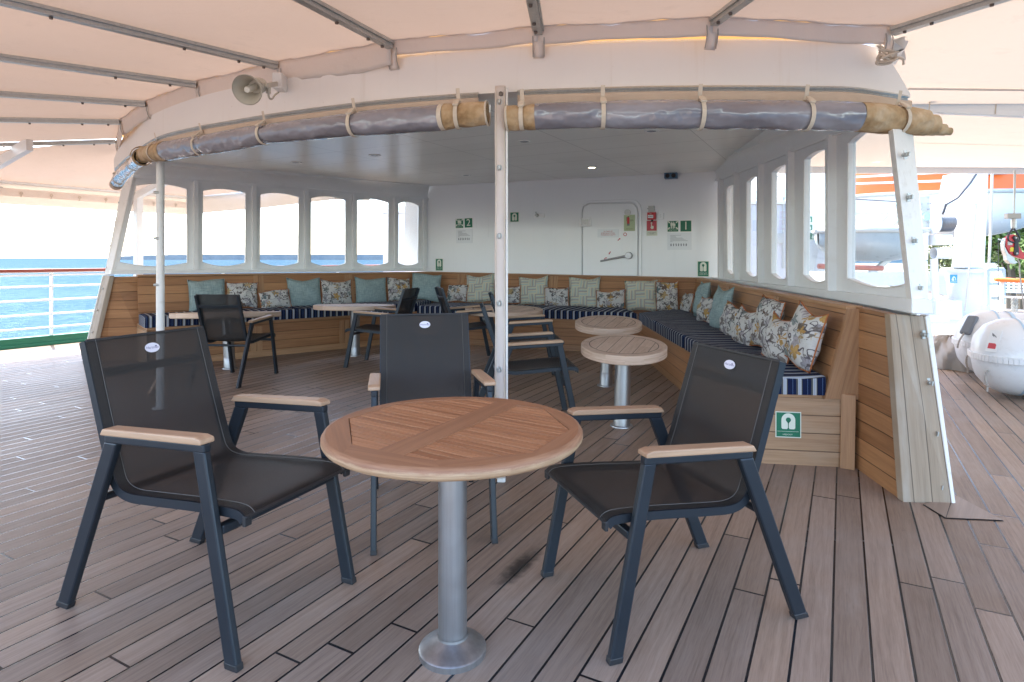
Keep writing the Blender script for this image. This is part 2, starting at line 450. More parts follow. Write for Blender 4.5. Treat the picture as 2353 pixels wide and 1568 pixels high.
M['dirty_white'] = m_plain('weathered_white', (.78, .76, .72), .5, var=.05, scale=9, dirt=(.48, .42, .34), dirtamt=.3)
M['boards'] = m_wood('teak_boards', (.235, .10, .038), (.44, .22, .095), .52, board=.105, gap=.035)
M['boards_pale'] = m_wood('sun_bleached_teak_boards', (.28, .155, .08), (.48, .30, .17), .5, board=.105, gap=.035, weather=(.42, .30, .20))
M['teak'] = m_wood('teak', (.25, .122, .055), (.46, .255, .125), .5)
M['teak_arm'] = m_wood('armrest_teak', (.38, .225, .13), (.56, .365, .23), .45)
M['teak_grey'] = m_wood('weathered_teak', (.28, .22, .16), (.46, .38, .30), .65, weather=(.48, .44, .38))
M['table_rim'] = m_wood('table_rim_teak', (.235, .095, .04), (.41, .20, .098), .6)
M['table_edge'] = m_wood('table_worn_edge', (.36, .23, .14), (.62, .45, .29), .6)
M['slat'] = m_wood('table_slat_teak', (.27, .10, .036), (.50, .235, .108), .58)
M['deck'] = m_deck()
M['canvas'] = m_canvas('awning_canvas', (.72, .63, .56), (.70, .47, .33), .085)
M['canvas_pale'] = m_canvas('awning_canvas_edge', (.76, .69, .61), (.76, .58, .43), .15)
M['flap'] = m_canvas('canvas_flap', (.92, .84, .755), (.75, .58, .45), .2, .35)
M['tan'] = m_canvas('tan_canvas', (.68, .545, .43), (.5, .37, .25), .08, .35)
M['brown_canvas'] = m_canvas('stained_tan_canvas', (.43, .32, .205), (.4, .27, .15), .05, .7)
def m_cuff():
    m, nt, b = mat('stained_canvas_cuff'); n = N(nt); co = n.pos()
    f = n.noise(co, 8, 4, .6); f2 = n.noise(co, 18, 3, .5)
    c = n.ramp(n.math('MULTIPLY_ADD', f2, .3, n.math('MULTIPLY', f, .75)), [(.33, (.25, .145, .062)), (.5, (.45, .305, .165)), (.7, (.60, .46, .31))])
    n.put(b.inputs['Base Color'], c); b.inputs['Roughness'].default_value = .9
    w = n.noise(n.pos(), 13, 2, .5)
    n.put(b.inputs['Normal'], n.bump(w, .75, .04)); return m
M['brown_canvas'] = m_cuff()
M['sling'] = m_sling()
M['chair'] = m_plain('anthracite_aluminium', (.027, .034, .043), .38, metal=.45, var=.12, scale=8)
M['black'] = m_plain('black_plastic', (.02, .02, .022), .5)
M['galv'] = m_plain('galvanised_steel', (.50, .51, .49), .45, metal=.7, var=.2, scale=30, dirt=(.2, .17, .13), dirtamt=.3)
M['steel'] = m_steel('brushed_steel', .42, .36)
M['bolt'] = m_plain('rusty_bolt', (.16, .13, .11), .5, metal=.6)
M['stripe'] = m_stripe(); M['teal'] = m_teal(); M['floral'] = m_floral(); M['woven'] = m_woven()
M['piping'] = m_plain('rust_piping', (.40, .13, .04), .8)
M['round'] = m_roundtop()
M['vinyl'] = m_vinyl(); M['glass'] = m_glass(); M['sea'] = m_sea()
M['strap'] = m_plain('cream_webbing', (.66, .57, .46), .8, var=.1, scale=40)
M['horn'] = m_plain('beige_horn_plastic', (.55, .51, .43), .4)
M['red_wood'] = m_plain('red_varnished_rail', (.30, .065, .04), .3, var=.2)
M['green'] = m_plain('green_deck_paint', (.012, .16, .085), .45)
M['sign_green'] = m_plain('sign_green', (.003, .15, .075), .4, var=.03)
M['sign_white'] = m_plain('sign_cream', (.70, .74, .62), .5, var=.03)
M['sign_lime'] = m_plain('sign_pale_green', (.46, .55, .33), .5, var=.03)
M['red'] = m_plain('signal_red', (.50, .012, .02), .35, var=.05)
M['pink_red'] = m_plain('faded_red', (.52, .07, .09), .5, var=.06)
M['ink'] = m_plain('grey_ink', (.16, .18, .2), .6)
M['dark_ink'] = m_plain('dark_ink', (.03, .035, .04), .6)
M['paper'] = m_plain('laminated_paper', (.74, .77, .79), .16, var=.04, bump=.3, bscale=18)
M['violet'] = m_plain('badge_white', (.70, .68, .76), .4, var=.02)
M['badge_ink'] = m_plain('badge_ink', (.10, .09, .22), .5)
M['orange'] = m_plain('lifeboat_orange', (.80, .16, .03), .35, var=.06)
M['boat_white'] = m_plain('boat_gelcoat', (.80, .81, .80), .25, var=.03, dirt=(.6, .58, .52), dirtamt=.15)
M['raft'] = m_plain('raft_fibreglass', (.72, .74, .76), .3, var=.03, dirt=(.42, .38, .34), dirtamt=.2)
M['strapblue'] = m_plain('pale_blue_strap', (.40, .56, .70), .5)
M['rope'] = m_plain('pale_rope', (.62, .54, .44), .9, bump=.6, bscale=120)
M['wire'] = m_plain('dark_wire', (.06, .06, .07), .5, metal=.4)
M['drumwire'] = m_plain('wire_rope', (.30, .30, .30), .4, metal=.8)
M['tarp'] = m_plain('grey_tarpaulin', (.38, .35, .32), .8, var=.25, scale=4)
M['tarp_brown'] = m_plain('brown_tarpaulin', (.30, .18, .09), .8, var=.3, scale=6)
M['yellow'] = m_plain('yellow_label', (.75, .6, .03), .5)
M['rail_orange'] = m_plain('orange_handrail', (.72, .20, .05), .35)
M['blue'] = m_plain('sign_blue', (.05, .30, .50), .45)
M['grey'] = m_plain('light_grey_box', (.50, .51, .48), .5)
M['bark'] = m_plain('bark', (.10, .08, .06), .9)
M['leaf'] = m_plain('leaves', (.09, .15, .035), .6, var=.5, scale=.6)
M['leaf2'] = m_plain('olive_leaves', (.14, .16, .05), .6, var=.5, scale=.6)
M['stone'] = m_plain('hazed_breakwater_stone', (.24, .27, .30), .9, var=.35, scale=.02)  # distance haze put into the colour as a paler grey-blue
M['quay'] = m_plain('quay_ground', (.25, .25, .2), .9, var=.3, scale=.2)
M['lamp'] = m_emit('lamp_glow', (1, .85, .55), 3.0)
M['lens'] = m_plain('lamp_lens', (.25, .3, .36), .25)

# ------------------------------------------------------------------ mesh helpers
class MB:
    def __init__(s):
        s.bm = bmesh.new(); s.uv = s.bm.loops.layers.uv.new('UVMap')
    def face(s, pts, uvs=None):
        vs = [s.bm.verts.new(p) for p in pts]
        f = s.bm.faces.new(vs)
        if uvs is None:
            a = V(pts[1]) - V(pts[0]); b = V(pts[-1]) - V(pts[0])
            e = max([V(pts[(i + 1) % len(pts)]) - V(pts[i]) for i in range(len(pts))], key=lambda q: q.length)
            e = e.normalized(); nn = a.cross(b)
            if nn.length < 1e-12: nn = V((0, 0, 1))
            w = nn.normalized().cross(e)
            uvs = [((V(p)).dot(e), (V(p)).dot(w)) for p in pts]
        for l, q in zip(f.loops, uvs): l[s.uv].uv = q
        return f
    def box(s, c, ax, ay, az):
        """centre and three half axes"""
        c = V(c); A = [V(ax), V(ay), V(az)]
        L = max(range(3), key=lambda i: A[i].length)
        for i in range(3):
            j, k = (i + 1) % 3, (i + 2) % 3
            for sg in (1, -1):
                o = c + A[i] * sg
                q = [(-1, -1), (1, -1), (1, 1), (-1, 1)]
                if sg < 0: q = q[::-1]
                pts = [o + A[j] * a + A[k] * b for a, b in q]
                jl, kl = A[j].length, A[k].length
                if L == j or (L != k and jl >= kl): uvs = [(a * jl, b * kl + i * .31) for a, b in q]
                else: uvs = [(b * kl, a * jl + i * .31) for a, b in q]
                s.face(pts, uvs)
        return s
    def bar(s, p0, p1, w, h, up=UP):
        """square bar: w sideways, h along up"""
        p0, p1 = V(p0), V(p1); d = p1 - p0; L = d.length; d.normalize()
        x = d.cross(V(up))
        if x.length < 1e-6: x = d.cross(V((1, 0, 0)))
        x.normalize(); y = x.cross(d)
        return s.box((p0 + p1) / 2, d * (L / 2), x * (w / 2), y * (h / 2))
    def prism(s, pts, off):
        pts = [V(p) for p in pts]; off = V(off); n = len(pts)
        s.face(pts); s.face([p + off for p in pts][::-1])
        for i in range(n):
            a, b = pts[i], pts[(i + 1) % n]
            L = (b - a).length; o = off.length
            s.face([b, a, a + off, b + off], [(L, 0), (0, 0), (0, o), (L, o)])
        return s
    def frame(s, outer, inner, off):
        """a slab with one opening"""
        outer = [V(p) for p in outer]; inner = [V(p) for p in inner]; off = V(off)
        for o, flip in ((V((0, 0, 0)), False), (off, True)):
            tb = bmesh.new()
            es = []
            for loop in (outer, inner):
                vs = [tb.verts.new(p + o) for p in loop]
                es += [tb.edges.new((vs[i], vs[(i + 1) % len(vs)])) for i in range(len(vs))]
            bmesh.ops.triangle_fill(tb, use_beauty=True, use_dissolve=False, edges=es)
            for f in tb.faces: s.face([v.co.copy() for v in f.verts])
            tb.free()
        for loop in (outer, inner):
            n = len(loop)
            for i in range(n):
                a, b = loop[i], loop[(i + 1) % n]
                s.face([a, b, b + off, a + off])
        return s
    def tube(s, pts, r, n=10, cap=True, flat=1.0):
        pts = [V(p) for p in pts]; m = len(pts)
        rr = r if isinstance(r, (list, tuple)) else [r] * m
        ref = UP; rings = []; acc = 0
        us = []
        for i in range(m):
            t = (pts[min(i + 1, m - 1)] - pts[max(i - 1, 0)]).normalized()
            if abs(t.dot(ref)) > .97: ref = V((1, 0, 0))
            x = t.cross(ref).normalized(); y = x.cross(t)
            if i: acc += (pts[i] - pts[i - 1]).length
            us.append(acc)
            rings.append([s.bm.verts.new(pts[i] + x * (math.cos(2 * math.pi * k / n) * rr[i]) + y * (math.sin(2 * math.pi * k / n) * rr[i] * flat)) for k in range(n)])
        for i in range(m - 1):
            for k in range(n):
                f = s.bm.faces.new((rings[i][k], rings[i + 1][k], rings[i + 1][(k + 1) % n], rings[i][(k + 1) % n]))
                c = 2 * math.pi * rr[i]
                for l, q in zip(f.loops, ((us[i], k / n * c), (us[i + 1], k / n * c), (us[i + 1], (k + 1) / n * c), (us[i], (k + 1) / n * c))): l[s.uv].uv = q
        if cap:
            try:
                s.bm.faces.new(rings[0]); s.bm.faces.new(rings[-1][::-1])
            except ValueError: pass
        return s
    def lathe(s, prof, o=(0, 0, 0), axis=UP, n=32, close=False):
        o = V(o); a = V(axis).normalized()
        x = a.cross(V((0, 1, 0)))
        if x.length < .1: x = a.cross(V((1, 0, 0)))
        x.normalize(); y = a.cross(x)
        rings = []
        for r, z in prof:
            if r < 1e-6: rings.append([s.bm.verts.new(o + a * z)])
            else: rings.append([s.bm.verts.new(o + a * z + x * (r * math.cos(2 * math.pi * k / n)) + y * (r * math.sin(2 * math.pi * k / n))) for k in range(n)])
        acc = 0
        for i in range(len(rings) - 1):
            A, B = rings[i], rings[i + 1]
            dl = math.dist(prof[i], prof[i + 1])
            for k in range(n):
                k2 = (k + 1) % n
                vs = ([A[0]] if len(A) == 1 else [A[k], A[k2]]) + ([B[0]] if len(B) == 1 else [B[k2], B[k]])
                if len(vs) < 3: continue
                f = s.bm.faces.new(vs)
                c = 2 * math.pi * max(prof[i][0], prof[i + 1][0], .01)
                qs = ([(k / n * c, acc)] if len(A) == 1 else [(k / n * c, acc), ((k + 1) / n * c, acc)]) + ([(k / n * c, acc + dl)] if len(B) == 1 else [((k + 1) / n * c, acc + dl), (k / n * c, acc + dl)])
                for l, q in zip(f.loops, qs): l[s.uv].uv = q
            acc += dl
        return s
    def grid(s, fn, nu, nv, uvs=None, wrap=False):
        """fn(a, b) with a, b in 0..1"""
        g = [[s.bm.verts.new(fn(i / nu, j / nv)) for j in range(nv + 1)] for i in range(nu + 1)]
        for i in range(nu):
            for j in range(nv):
                f = s.bm.faces.new((g[i][j], g[i + 1][j], g[i + 1][j + 1], g[i][j + 1]))
                for l, (a, b) in zip(f.loops, ((i, j), (i + 1, j), (i + 1, j + 1), (i, j + 1))):
                    l[s.uv].uv = uvs(a / nu, b / nv) if uvs else (a / nu, b / nv)
        return s
    def build(s, name, m, parent=None, smooth=False, bevel=0.0, merge=False, solid=0.0, subsurf=0, angle=42):
        if merge: bmesh.ops.remove_doubles(s.bm, verts=s.bm.verts, dist=1e-5)
        elif smooth or bevel: bmesh.ops.remove_doubles(s.bm, verts=s.bm.verts, dist=2e-5)
        bmesh.ops.recalc_face_normals(s.bm, faces=s.bm.faces)
        if parent is not None:
            o = V((0, 0, 0)); q = parent
            while q: o += q.location; q = q.parent
            if o.length > 0: bmesh.ops.translate(s.bm, verts=s.bm.verts, vec=-o)
        me = bpy.data.meshes.new(name); s.bm.to_mesh(me); s.bm.free()
        me.materials.append(M[m] if isinstance(m, str) else m)
        if smooth:
            me.polygons.foreach_set('use_smooth', [True] * len(me.polygons))
            me.set_sharp_from_angle(angle=R(angle))
        ob = bpy.data.objects.new(name, me); COL.objects.link(ob)
        if parent is not None: ob.parent = parent
        if solid:
            x = ob.modifiers.new('thickness', 'SOLIDIFY'); x.thickness = solid; x.offset = 0
        if bevel:
            x = ob.modifiers.new('bevel', 'BEVEL'); x.width = bevel; x.segments = 2; x.limit_method = 'ANGLE'; x.angle_limit = R(35)
        if subsurf:
            x = ob.modifiers.new('subsurf', 'SUBSURF'); x.levels = subsurf; x.render_levels = subsurf
        return ob

def tag(o, label=None, cat=None, group=None, kind=None):
    if label: o['label'] = label
    if cat: o['category'] = cat
    if group: o['group'] = group
    if kind: o['kind'] = kind
    return o
def thing(name, label, cat, loc=(0, 0, 0), group=None):
    o = bpy.data.objects.new(name, None); COL.objects.link(o); o.location = loc
    o.empty_display_size = .1
    return tag(o, label, cat, group)
def struct(name, mb, m, **kw):
    o = mb.build(name, m, **kw); o['kind'] = 'structure'; return o
def dup(root, loc=None, rz=None, label=None, sc=None, tilt=None):
    r = root.copy(); COL.objects.link(r)
    if loc is not None: r.location = loc
    if rz is not None: r.rotation_euler = (0, 0, rz)
    if sc is not None: r.scale = sc
    if label: r['label'] = label
    for ch in list(root.children):
        c = ch.copy(); COL.objects.link(c); c.parent = r
        for g in list(ch.children):
            d = g.copy(); COL.objects.link(d); d.parent = c
    return r
def bez(pts, n=8):
    """Catmull-Rom through the points"""
    pts = [V(p) for p in pts]; out = []
    for i in range(len(pts) - 1):
        a, b, c, d = pts[max(i - 1, 0)], pts[i], pts[i + 1], pts[min(i + 2, len(pts) - 1)]
        for k in range(n):
            t = k / n
            out.append(.5 * ((2 * b) + (c - a) * t + (2 * a - 5 * b + 4 * c - d) * t * t + (3 * b - a - 3 * c + d) * t ** 3))
    out.append(pts[-1]); return out
def text_mb(txt, size, frame, spacing=1.0):
    """flat lettering; frame = (centre, right, up, normal); size = capital height"""
    cu = bpy.data.curves.new('lettering', 'FONT'); cu.body = txt; cu.align_x = 'CENTER'; cu.align_y = 'CENTER'
    cu.size = size / .70; cu.space_line = spacing
    ob = bpy.data.objects.new('lettering', cu); COL.objects.link(ob)
    dg = bpy.context.evaluated_depsgraph_get(); dg.update()
    me = bpy.data.meshes.new_from_object(ob.evaluated_get(dg))
    bpy.data.objects.remove(ob); bpy.data.curves.remove(cu)
    c, x, y, z = frame
    mb = MB()
    vs = [mb.bm.verts.new(c + x * v.co.x + y * v.co.y) for v in me.vertices]
    for p in me.polygons:
        try: mb.bm.faces.new([vs[i] for i in p.vertices])
        except ValueError: pass
    bpy.data.meshes.remove(me)
    return mb
random.seed(7)

# ------------------------------------------------------------------ plan of the deckhouse
LW = Wall((-3.90, 7.69), (-3.134, 8.333))
BW = Wall((-1.26, 9.85), (2.54, 8.29))
RW = Wall((1.97, 3.2), (2.54, 8.29))
RU = Wall((2.10, 3.2), (2.77, 8.19))
BF = Wall((-.076, 8.33), (.849, 7.95))          # bench fronts
LF = Wall((-3.495, 7.18), (-2.715, 7.806))
RF = Wall((1.48, 3.62), (1.60, 7.64))
def isect(A, B, oa=0.0, ob=0.0):
    p, q = A.p + A.n * oa, B.p + B.n * ob
    den = A.d.x * B.d.y - A.d.y * B.d.x
    w = q - p
    t = (w.x * B.d.y - w.y * B.d.x) / den
    r = p + A.d * t
    return V((r.x, r.y, 0))
def zz(p, z): return V((p.x, p.y, z))
def c5(x, y): return (229.8 + x * .3296, 402 + y * .3296)
def c6(x, y): return (1608.3 + x * .2929, 258.5 + y * .2929)
def qb(a, m, b, n=9):
    """pixels along a shallow arc through a, m, b"""
    c = (2 * m[0] - (a[0] + b[0]) / 2, 2 * m[1] - (a[1] + b[1]) / 2)
    out = []
    for i in range(n):
        t = i / (n - 1)
        out.append(((1 - t) ** 2 * a[0] + 2 * t * (1 - t) * c[0] + t * t * b[0], (1 - t) ** 2 * a[1] + 2 * t * (1 - t) * c[1] + t * t * b[1]))
    return out

# ------------------------------------------------------------------ deck, sea, shore
PORT = [FL(0, 805), FL(225, 782)]
rail_d = V((.54, .84, 0)).normalized()
rail_p = V((-6.77, 8.06, 0))
def port(t, off=0.0): return rail_p + rail_d * t + V((rail_d.y, -rail_d.x, 0)) * off
stb_p = V((4.25, 2.5, 0)); stb_d = AX.copy()
def stbd(t, off=0.0): return stb_p + stb_d * t + STB * off
mb = MB()
mb.face([port(-24), port(5.5), port(5.5) + V((1.2, 3.5, 0)), V((-1, 22, 0)), stbd(24), stbd(13), stbd(-24, 0.0)])
struct('deck', mb, 'deck')
mb = MB()
mb.prism([port(-14, -.02), port(5.6, -.02), port(5.6, -.16), port(-14, -.16)], V((0, 0, .13)))
mb.prism([port(-14, .02), port(5.6, .02), port(5.6, -.02), port(-14, -.02)], V((0, 0, .045)))
struct('waterway_kerb', mb, 'green', bevel=.008)
mb = MB(); q = [FL(2120, 1160, .002), FL(2172, 1192, .002), FL(2308, 1198, .002), FL(2190, 1136, .002)]
mb.face(q); mb.face([q[0] + V((.0, .0, 0)), q[1], q[1] + V((0, 0, -.001)), q[0] + V((0, 0, -.001))]); struct('deck_insert_seam', mb, 'black')
mb = MB(); cq = sum(q, V((0, 0, 0))) / 4; mb.face([cq + (p - cq) * .965 + UP * .003 for p in (q[0], q[1], q[3])]); mb.face([cq + (p - cq) * .965 + UP * .003 + V((.004, 0, 0)) for p in (q[1], q[2], q[3])]); struct('deck_insert', mb, m_wood('deck_insert_wood', (.24, .175, .13), (.40, .30, .235), .5))
mb = MB(); S = 40000
mb.face([(-S, -200, -7), (S, -200, -7), (S, S, -7), (-S, S, -7)])
struct('sea', mb, 'sea')
mb = MB()
mb.face([(16, 34, -3.2), (200, 20, -3.2), (260, 260, -1), (40, 260, -1)])
mb.face([(16, 34, -3.2), (40, 260, -1), (40, 260, -8), (16, 34, -8)])
mb.face([(200, 20, -3.2), (16, 34, -3.2), (16, 34, -8), (200, 20, -8)])
struct('quay', mb, 'quay')
mb = MB()
for i, (a, b) in enumerate([((262, 590), (330, 587)), ((330, 587), (420, 585.3)), ((420, 585.3), (640, 585)), ((640, 585), (1010, 584.5))]):
    y = 2600.0
    p0, p1 = P(a[0], a[1], y), P(b[0], b[1], y)
    n = 16
    for k in range(n):
        q0, q1 = p0.lerp(p1, k / n), p0.lerp(p1, (k + 1) / n)
        h = (-.9, 0, -.5, .6)[(k * 7 + i) % 4]
        mb.prism([zz(q0, -7), zz(q1, -7), q1 + UP * h, q0 + UP * h], V((0, 25, 0)))
tag(mb.build('breakwater', 'stone'), 'long low dark breakwater across the sea, seen through the port windows', 'breakwater')

# ------------------------------------------------------------------ window walls
def window_wall(W, off, bays, rail, sill_t, sill_b, name, label, glass_film=False):
    t = thing(name, label, 'window wall', zz(W.xy(sum(b['mid'] for b in bays) / len(bays), off), 0))
    out = -W.n * .05
    for b in bays:
        fr = MB()
        outer = [W.at(*p, off) for p in b['outer']]
        inner_px = qb(*b['top']) + qb(*b['bot'])
        inner = [W.at(*p, off) for p in inner_px]
        fr.frame(outer, inner, out)
        o = fr.build('window_frame', 'white', t, bevel=.007)
        pn = MB(); pn.face([p + out * .55 for p in inner]); pn.build('pane', 'glass', o)
        # dark sealing bead round the opening
        bd = MB(); loop = [p + W.n * .002 for p in inner]; bd.tube(loop + [loop[0]], .0045, 6, cap=False)
        bd.build('seal', 'dirty_white', o)
    return t
# --- port side
def lrail(x): return c5(x, 8 + (x - 230) * (165 - 8) / 2050)
def lsill(x): return c5(x, 668 - (x - 75) * 13 / 2195)
bx = [None, 667, 1072, 1434, 1769, 2056, 2262]
ins = [((250, 76), (430, 63), (608, 100), (610, 612), (380, 640), (135, 608)),
       ((717, 110), (868, 99), (1018, 128), (1015, 612), (860, 638), (712, 608)),
       ((1117, 138), (1242, 126), (1390, 155), (1385, 612), (1250, 638), (1113, 608)),
       ((1470, 162), (1592, 150), (1715, 178), (1715, 616), (1590, 640), (1468, 610)),
       ((1792, 180), (1893, 168), (2015, 195), (2010, 612), (1890, 636), (1790, 610)),
       ((2079, 202), (2148, 188), (2224, 213), (2220, 614), (2145, 633), (2076, 612))]
bays = []
for i, q in enumerate(ins):
    l0 = lrail(232) if i == 0 else lrail(bx[i]); l1 = lsill(88) if i == 0 else lsill(bx[i])
    if i: pass
    bays.append(dict(outer=[l0, lrail(bx[i + 1]), lsill(bx[i + 1]), l1], mid=c5(q[1][0], 0)[0],
                     top=[c5(*q[0]), c5(*q[1]), c5(*q[2])], bot=[c5(*q[3]), c5(*q[4]), c5(*q[5])]))
LO = -.08
lwall = window_wall(LW, LO, bays, lrail, None, None, 'window_wall', 'white wall of six arched windows above the port bench, sea behind')
for x in bx[1:6]:
    mb = MB(); a, b = LW.at(*lrail(x), LO), LW.at(*lsill(x), LO)
    mb.box((a + b) / 2 + LW.n * .018, UP * ((a - b).length / 2), LW.d * .027, LW.n * .022)
    mb.build('mullion', 'white', lwall, bevel=.004)
mb = MB(); a, b = LW.at(*lrail(2258), LO), LW.at(*lsill(2258), LO)
mb.box((a + b) / 2 + LW.n * .018, UP * ((a - b).length / 2), LW.d * .032, LW.n * .024); mb.build('mullion', 'white', lwall, bevel=.004)
mb = MB(); a, b = LW.at(254.5, 630.5, 0), LW.at(978, 623.5, 0); a2, b2 = LW.at(254.5, 621.5, 0), LW.at(978, 617.5, 0)
mb.prism([a, b, b2, a2], -LW.n * .14); mb.build('sill', 'white', lwall, bevel=.006)
# cove between ceiling and window heads
def cove(W, lo, hi, offlo, offhi, parent):
    mb = MB(); n = 12
    pts = []
    for (ul, vl), (uh, vh) in zip(lo, hi):
        a, b = W.at(ul, vl, offlo), W.at(uh, vh, offhi)
        row = [a - W.n * .08, a + W.n * .012 - UP * .012, a + W.n * .018 + UP * .022]
        a = a + UP * .03
        for k in range(9):
            th = k / 8 * math.pi / 2
            f = 1 - math.cos(th); g = math.sin(th)
            row.append(V((a.x + (b.x - a.x) * f, a.y + (b.y - a.y) * f, a.z + (b.z - a.z) * g)))
        row.append(b + UP * .16 - W.n * .02)
        pts.append(row)
    for r0, r1 in zip(pts, pts[1:]):
        for k in range(len(r0) - 1): mb.face([r0[k], r1[k], r1[k + 1], r0[k + 1]])
    return mb.build('cornice', 'white', parent, smooth=True, merge=True)
cove(LW, [(305.6, 406), (530, 424), (750, 440.5), (984, 458.5)], [(348, 377), (560, 394), (770, 410.5), (988, 427.5)], LO + .02, LO + .16, lwall)
# slanted end of the wall with canvas studs
mb = MB()
oL = LW.n * .0
e = [LW.at(306, 400, LO), LW.at(254.6, 631, LO), LW.at(239, 633, LO - .12), LW.at(279, 430, LO - .12)]
mb.prism([e[0], e[1], e[2], e[3]], LW.d * .045)
mb.build('end_post', 'dirty_white', lwall, bevel=.006)
e2 = [LW.at(252, 633.5, 0), FL(206, 833), FL(191.5, 829.5), LW.at(239, 633.5, LO - .12)]
mb = MB(); mb.prism(e2, LW.d * .05); mb.build('end_board', 'teak_grey', lwall, bevel=.005)
mb = MB(); mb.prism([e2[3] - LW.d * .012, e2[2] - LW.d * .012, e2[2] - LW.d * .012 - LW.n * .03, e2[3] - LW.d * .012 - LW.n * .03], LW.d * .06); mb.build('edge_strip', 'dirty_white', lwall)
studs = [(278.5, 466), (269, 511), (258.5, 565), (250, 615)]
for u, v in studs:
    p = LW.at(u - 2, v, LO - .06) - LW.d * .012
    mb = MB(); mb.lathe([(0, .012), (.010, .010), (.012, 0)], p, -LW.d, 10); mb.build('stud', 'galv', lwall, smooth=True)
for u, v in [(233, 663), (221.5, 713), (209, 764), (197.5, 816)]:
    p = V(e2[0]).lerp(V(e2[1]), (v - 633) / 200.0).lerp(V(e2[3]).lerp(V(e2[2]), (v - 633) / 200.0), .55) - LW.d * .004
    mb = MB(); mb.lathe([(0, .014), (.010, .012), (.012, 0)], p, -LW.d, 10); mb.build('stud', 'galv', lwall, smooth=True)
# --- starboard side
def rrail(x): return c6(x, 540 - (x - 130) * 350 / 890)
def rsill(x): return c6(x, 1300 + (x - 150) * 165 / 1490)
rx = [182, 304, 495, 734, 1057, None]
rin = [((210, 600), (247, 570), (287, 571), (287, 1243), (250, 1272), (218, 1238)),
       ((368, 545), (420, 503), (475, 503), (475, 1255), (420, 1292), (365, 1248)),
       ((565, 470), (637, 416), (712, 412), (710, 1268), (640, 1312), (562, 1262)),
       ((820, 370), (920, 300), (1028, 292), (1028, 1290), (915, 1336), (812, 1272)),
       ((1165, 240), (1335, 120), (1512, 128), (1626, 1340), (1405, 1376), (1158, 1302))]
bays = []
for i, q in enumerate(rin):
    o = [rrail(rx[i]), rrail(rx[i + 1]) if i < 4 else c6(1545, -10), rsill(rx[i + 1]) if i < 4 else c6(1655, 1468), rsill(rx[i])]
    bays.append(dict(outer=o, mid=c6(q[1][0], 0)[0], top=[c6(*q[0]), c6(*q[1]), c6(*q[2])], bot=[c6(*q[3]), c6(*q[4]), c6(*q[5])]))
rwall = window_wall(RU, 0, bays, None, None, None, 'window_wall', 'white wall of five tall arched windows above the starboard bench, lifeboat behind')
for x in rx[1:5]:
    mb = MB(); a, b = RU.at(*rrail(x), 0), RU.at(*rsill(x), 0)
    mb.box((a + b) / 2 + RU.n * .025, UP * ((a - b).length / 2), RU.d * .030, RU.n * .030)
    mb.build('mullion', 'white', rwall, bevel=.005)
mb = MB(); a, b = RU.at(*rrail(176), 0), RU.at(*rsill(176), 0)
mb.box((a + b) / 2 + RU.n * .02, UP * ((a - b).length / 2), RU.d * .06, RU.n * .03); mb.build('mullion', 'white', rwall, bevel=.005)
mb = MB()
q = [RU.at(1648, 640.5, .03), RU.at(1648, 642, .03), RU.at(2096, 721, .03), RU.at(2093, 687, .03)]
mb.prism(q, -RU.n * .10); mb.build('sill', 'white', rwall, bevel=.006)
cove(RU, [(1642, 417.5), (1720, 387), (1830, 343.5), (1910, 312), (1985, 282.5)], [(1637.6, 376.5), (1712, 344), (1815, 300), (1875, 274), (1935, 248)], .02, .12, rwall)
mb = MB()
q = [P(2052, 296, 3.20), P(2098, 296, 3.36), P(2139, 723, 3.24), P(2098, 716, 3.14)]
mb.prism(q, V((.01, .06, 0))); mb.build('end_post', 'dirty_white', rwall, bevel=.006)
q = [P(2045, 722, 3.17), P(2126, 727, 3.23), FL(2190, 1158), FL(2076, 1155)]
mb = MB(); mb.prism(q, V((.0, .05, 0)))
for f in mb.bm.faces:
    for l in f.loops: l[mb.uv].uv = (l.vert.co.z, l.vert.co.x * 1.0 + .02)
eb = mb.build('end_board', m_wood('end_board_boards', (.23, .16, .10), (.39, .295, .205), .65, board=.088, gap=.03, weather=(.42, .365, .30)), rwall, bevel=.004)
mb = MB()
q = [P(2126, 727, 3.225), P(2138, 724, 3.23), P(2197, 1160, FL(2190, 1158).y - .004), FL(2186, 1158) + V((0, -.006, 0))]
mb.prism(q, V((.01, .07, 0))); mb.build('edge_strip', 'dirty_white', rwall, bevel=.006)
for u, v in [(2081, 356), (2088.5, 454), (2099, 554), (2111, 662), (2123, 769), (2134, 879), (2146, 994), (2156, 1116)]:
    yy = 3.2 - .15 * max(0, (v - 720)) / 440
    p = P(u, v, yy) + V((0, -.02, 0))
    mb = MB(); mb.box(p + V((0, .022, 0)), (.008, 0, 0), (0, .003, 0), (0, 0, .022))
    mb.lathe([(0, .016), (.009, .014), (.011, .004), (.011, -.02)], p + V((0, .018, 0)), (0, -1, 0), 10)
    mb.bar(p + V((-.002, -.004, -.011)), p + V((.002, -.004, .011)), .006, .016, (0, 1, 0))
    mb.build('stud', 'galv', rwall, smooth=True)
# wooden wainscots that run on aft of the benches
CAPZ = dict(L0=1.012, LB=.985, RB=.942, R0=.928)
def boards(mb, a, b, zb0, zt0, zb1, zt1, thick, nrm):
    pts = [zz(a, zb0), zz(b, zb1), zz(b, zt1), zz(a, zt0)]
    L = (zz(b, 0) - zz(a, 0)).length
    mb.prism(pts, -nrm * thick)
    d = (zz(b, 0) - zz(a, 0)).normalized()
    for f in mb.bm.faces:
        for l in f.loops: l[mb.uv].uv = ((l.vert.co - pts[0]).dot(d), l.vert.co.z + .02)
    return mb
mb = MB(); boards(mb, FL(210, 832) + LW.d * .03, LW.xy(348), 0, 1.0, 0, 1.0, .04, LW.n)
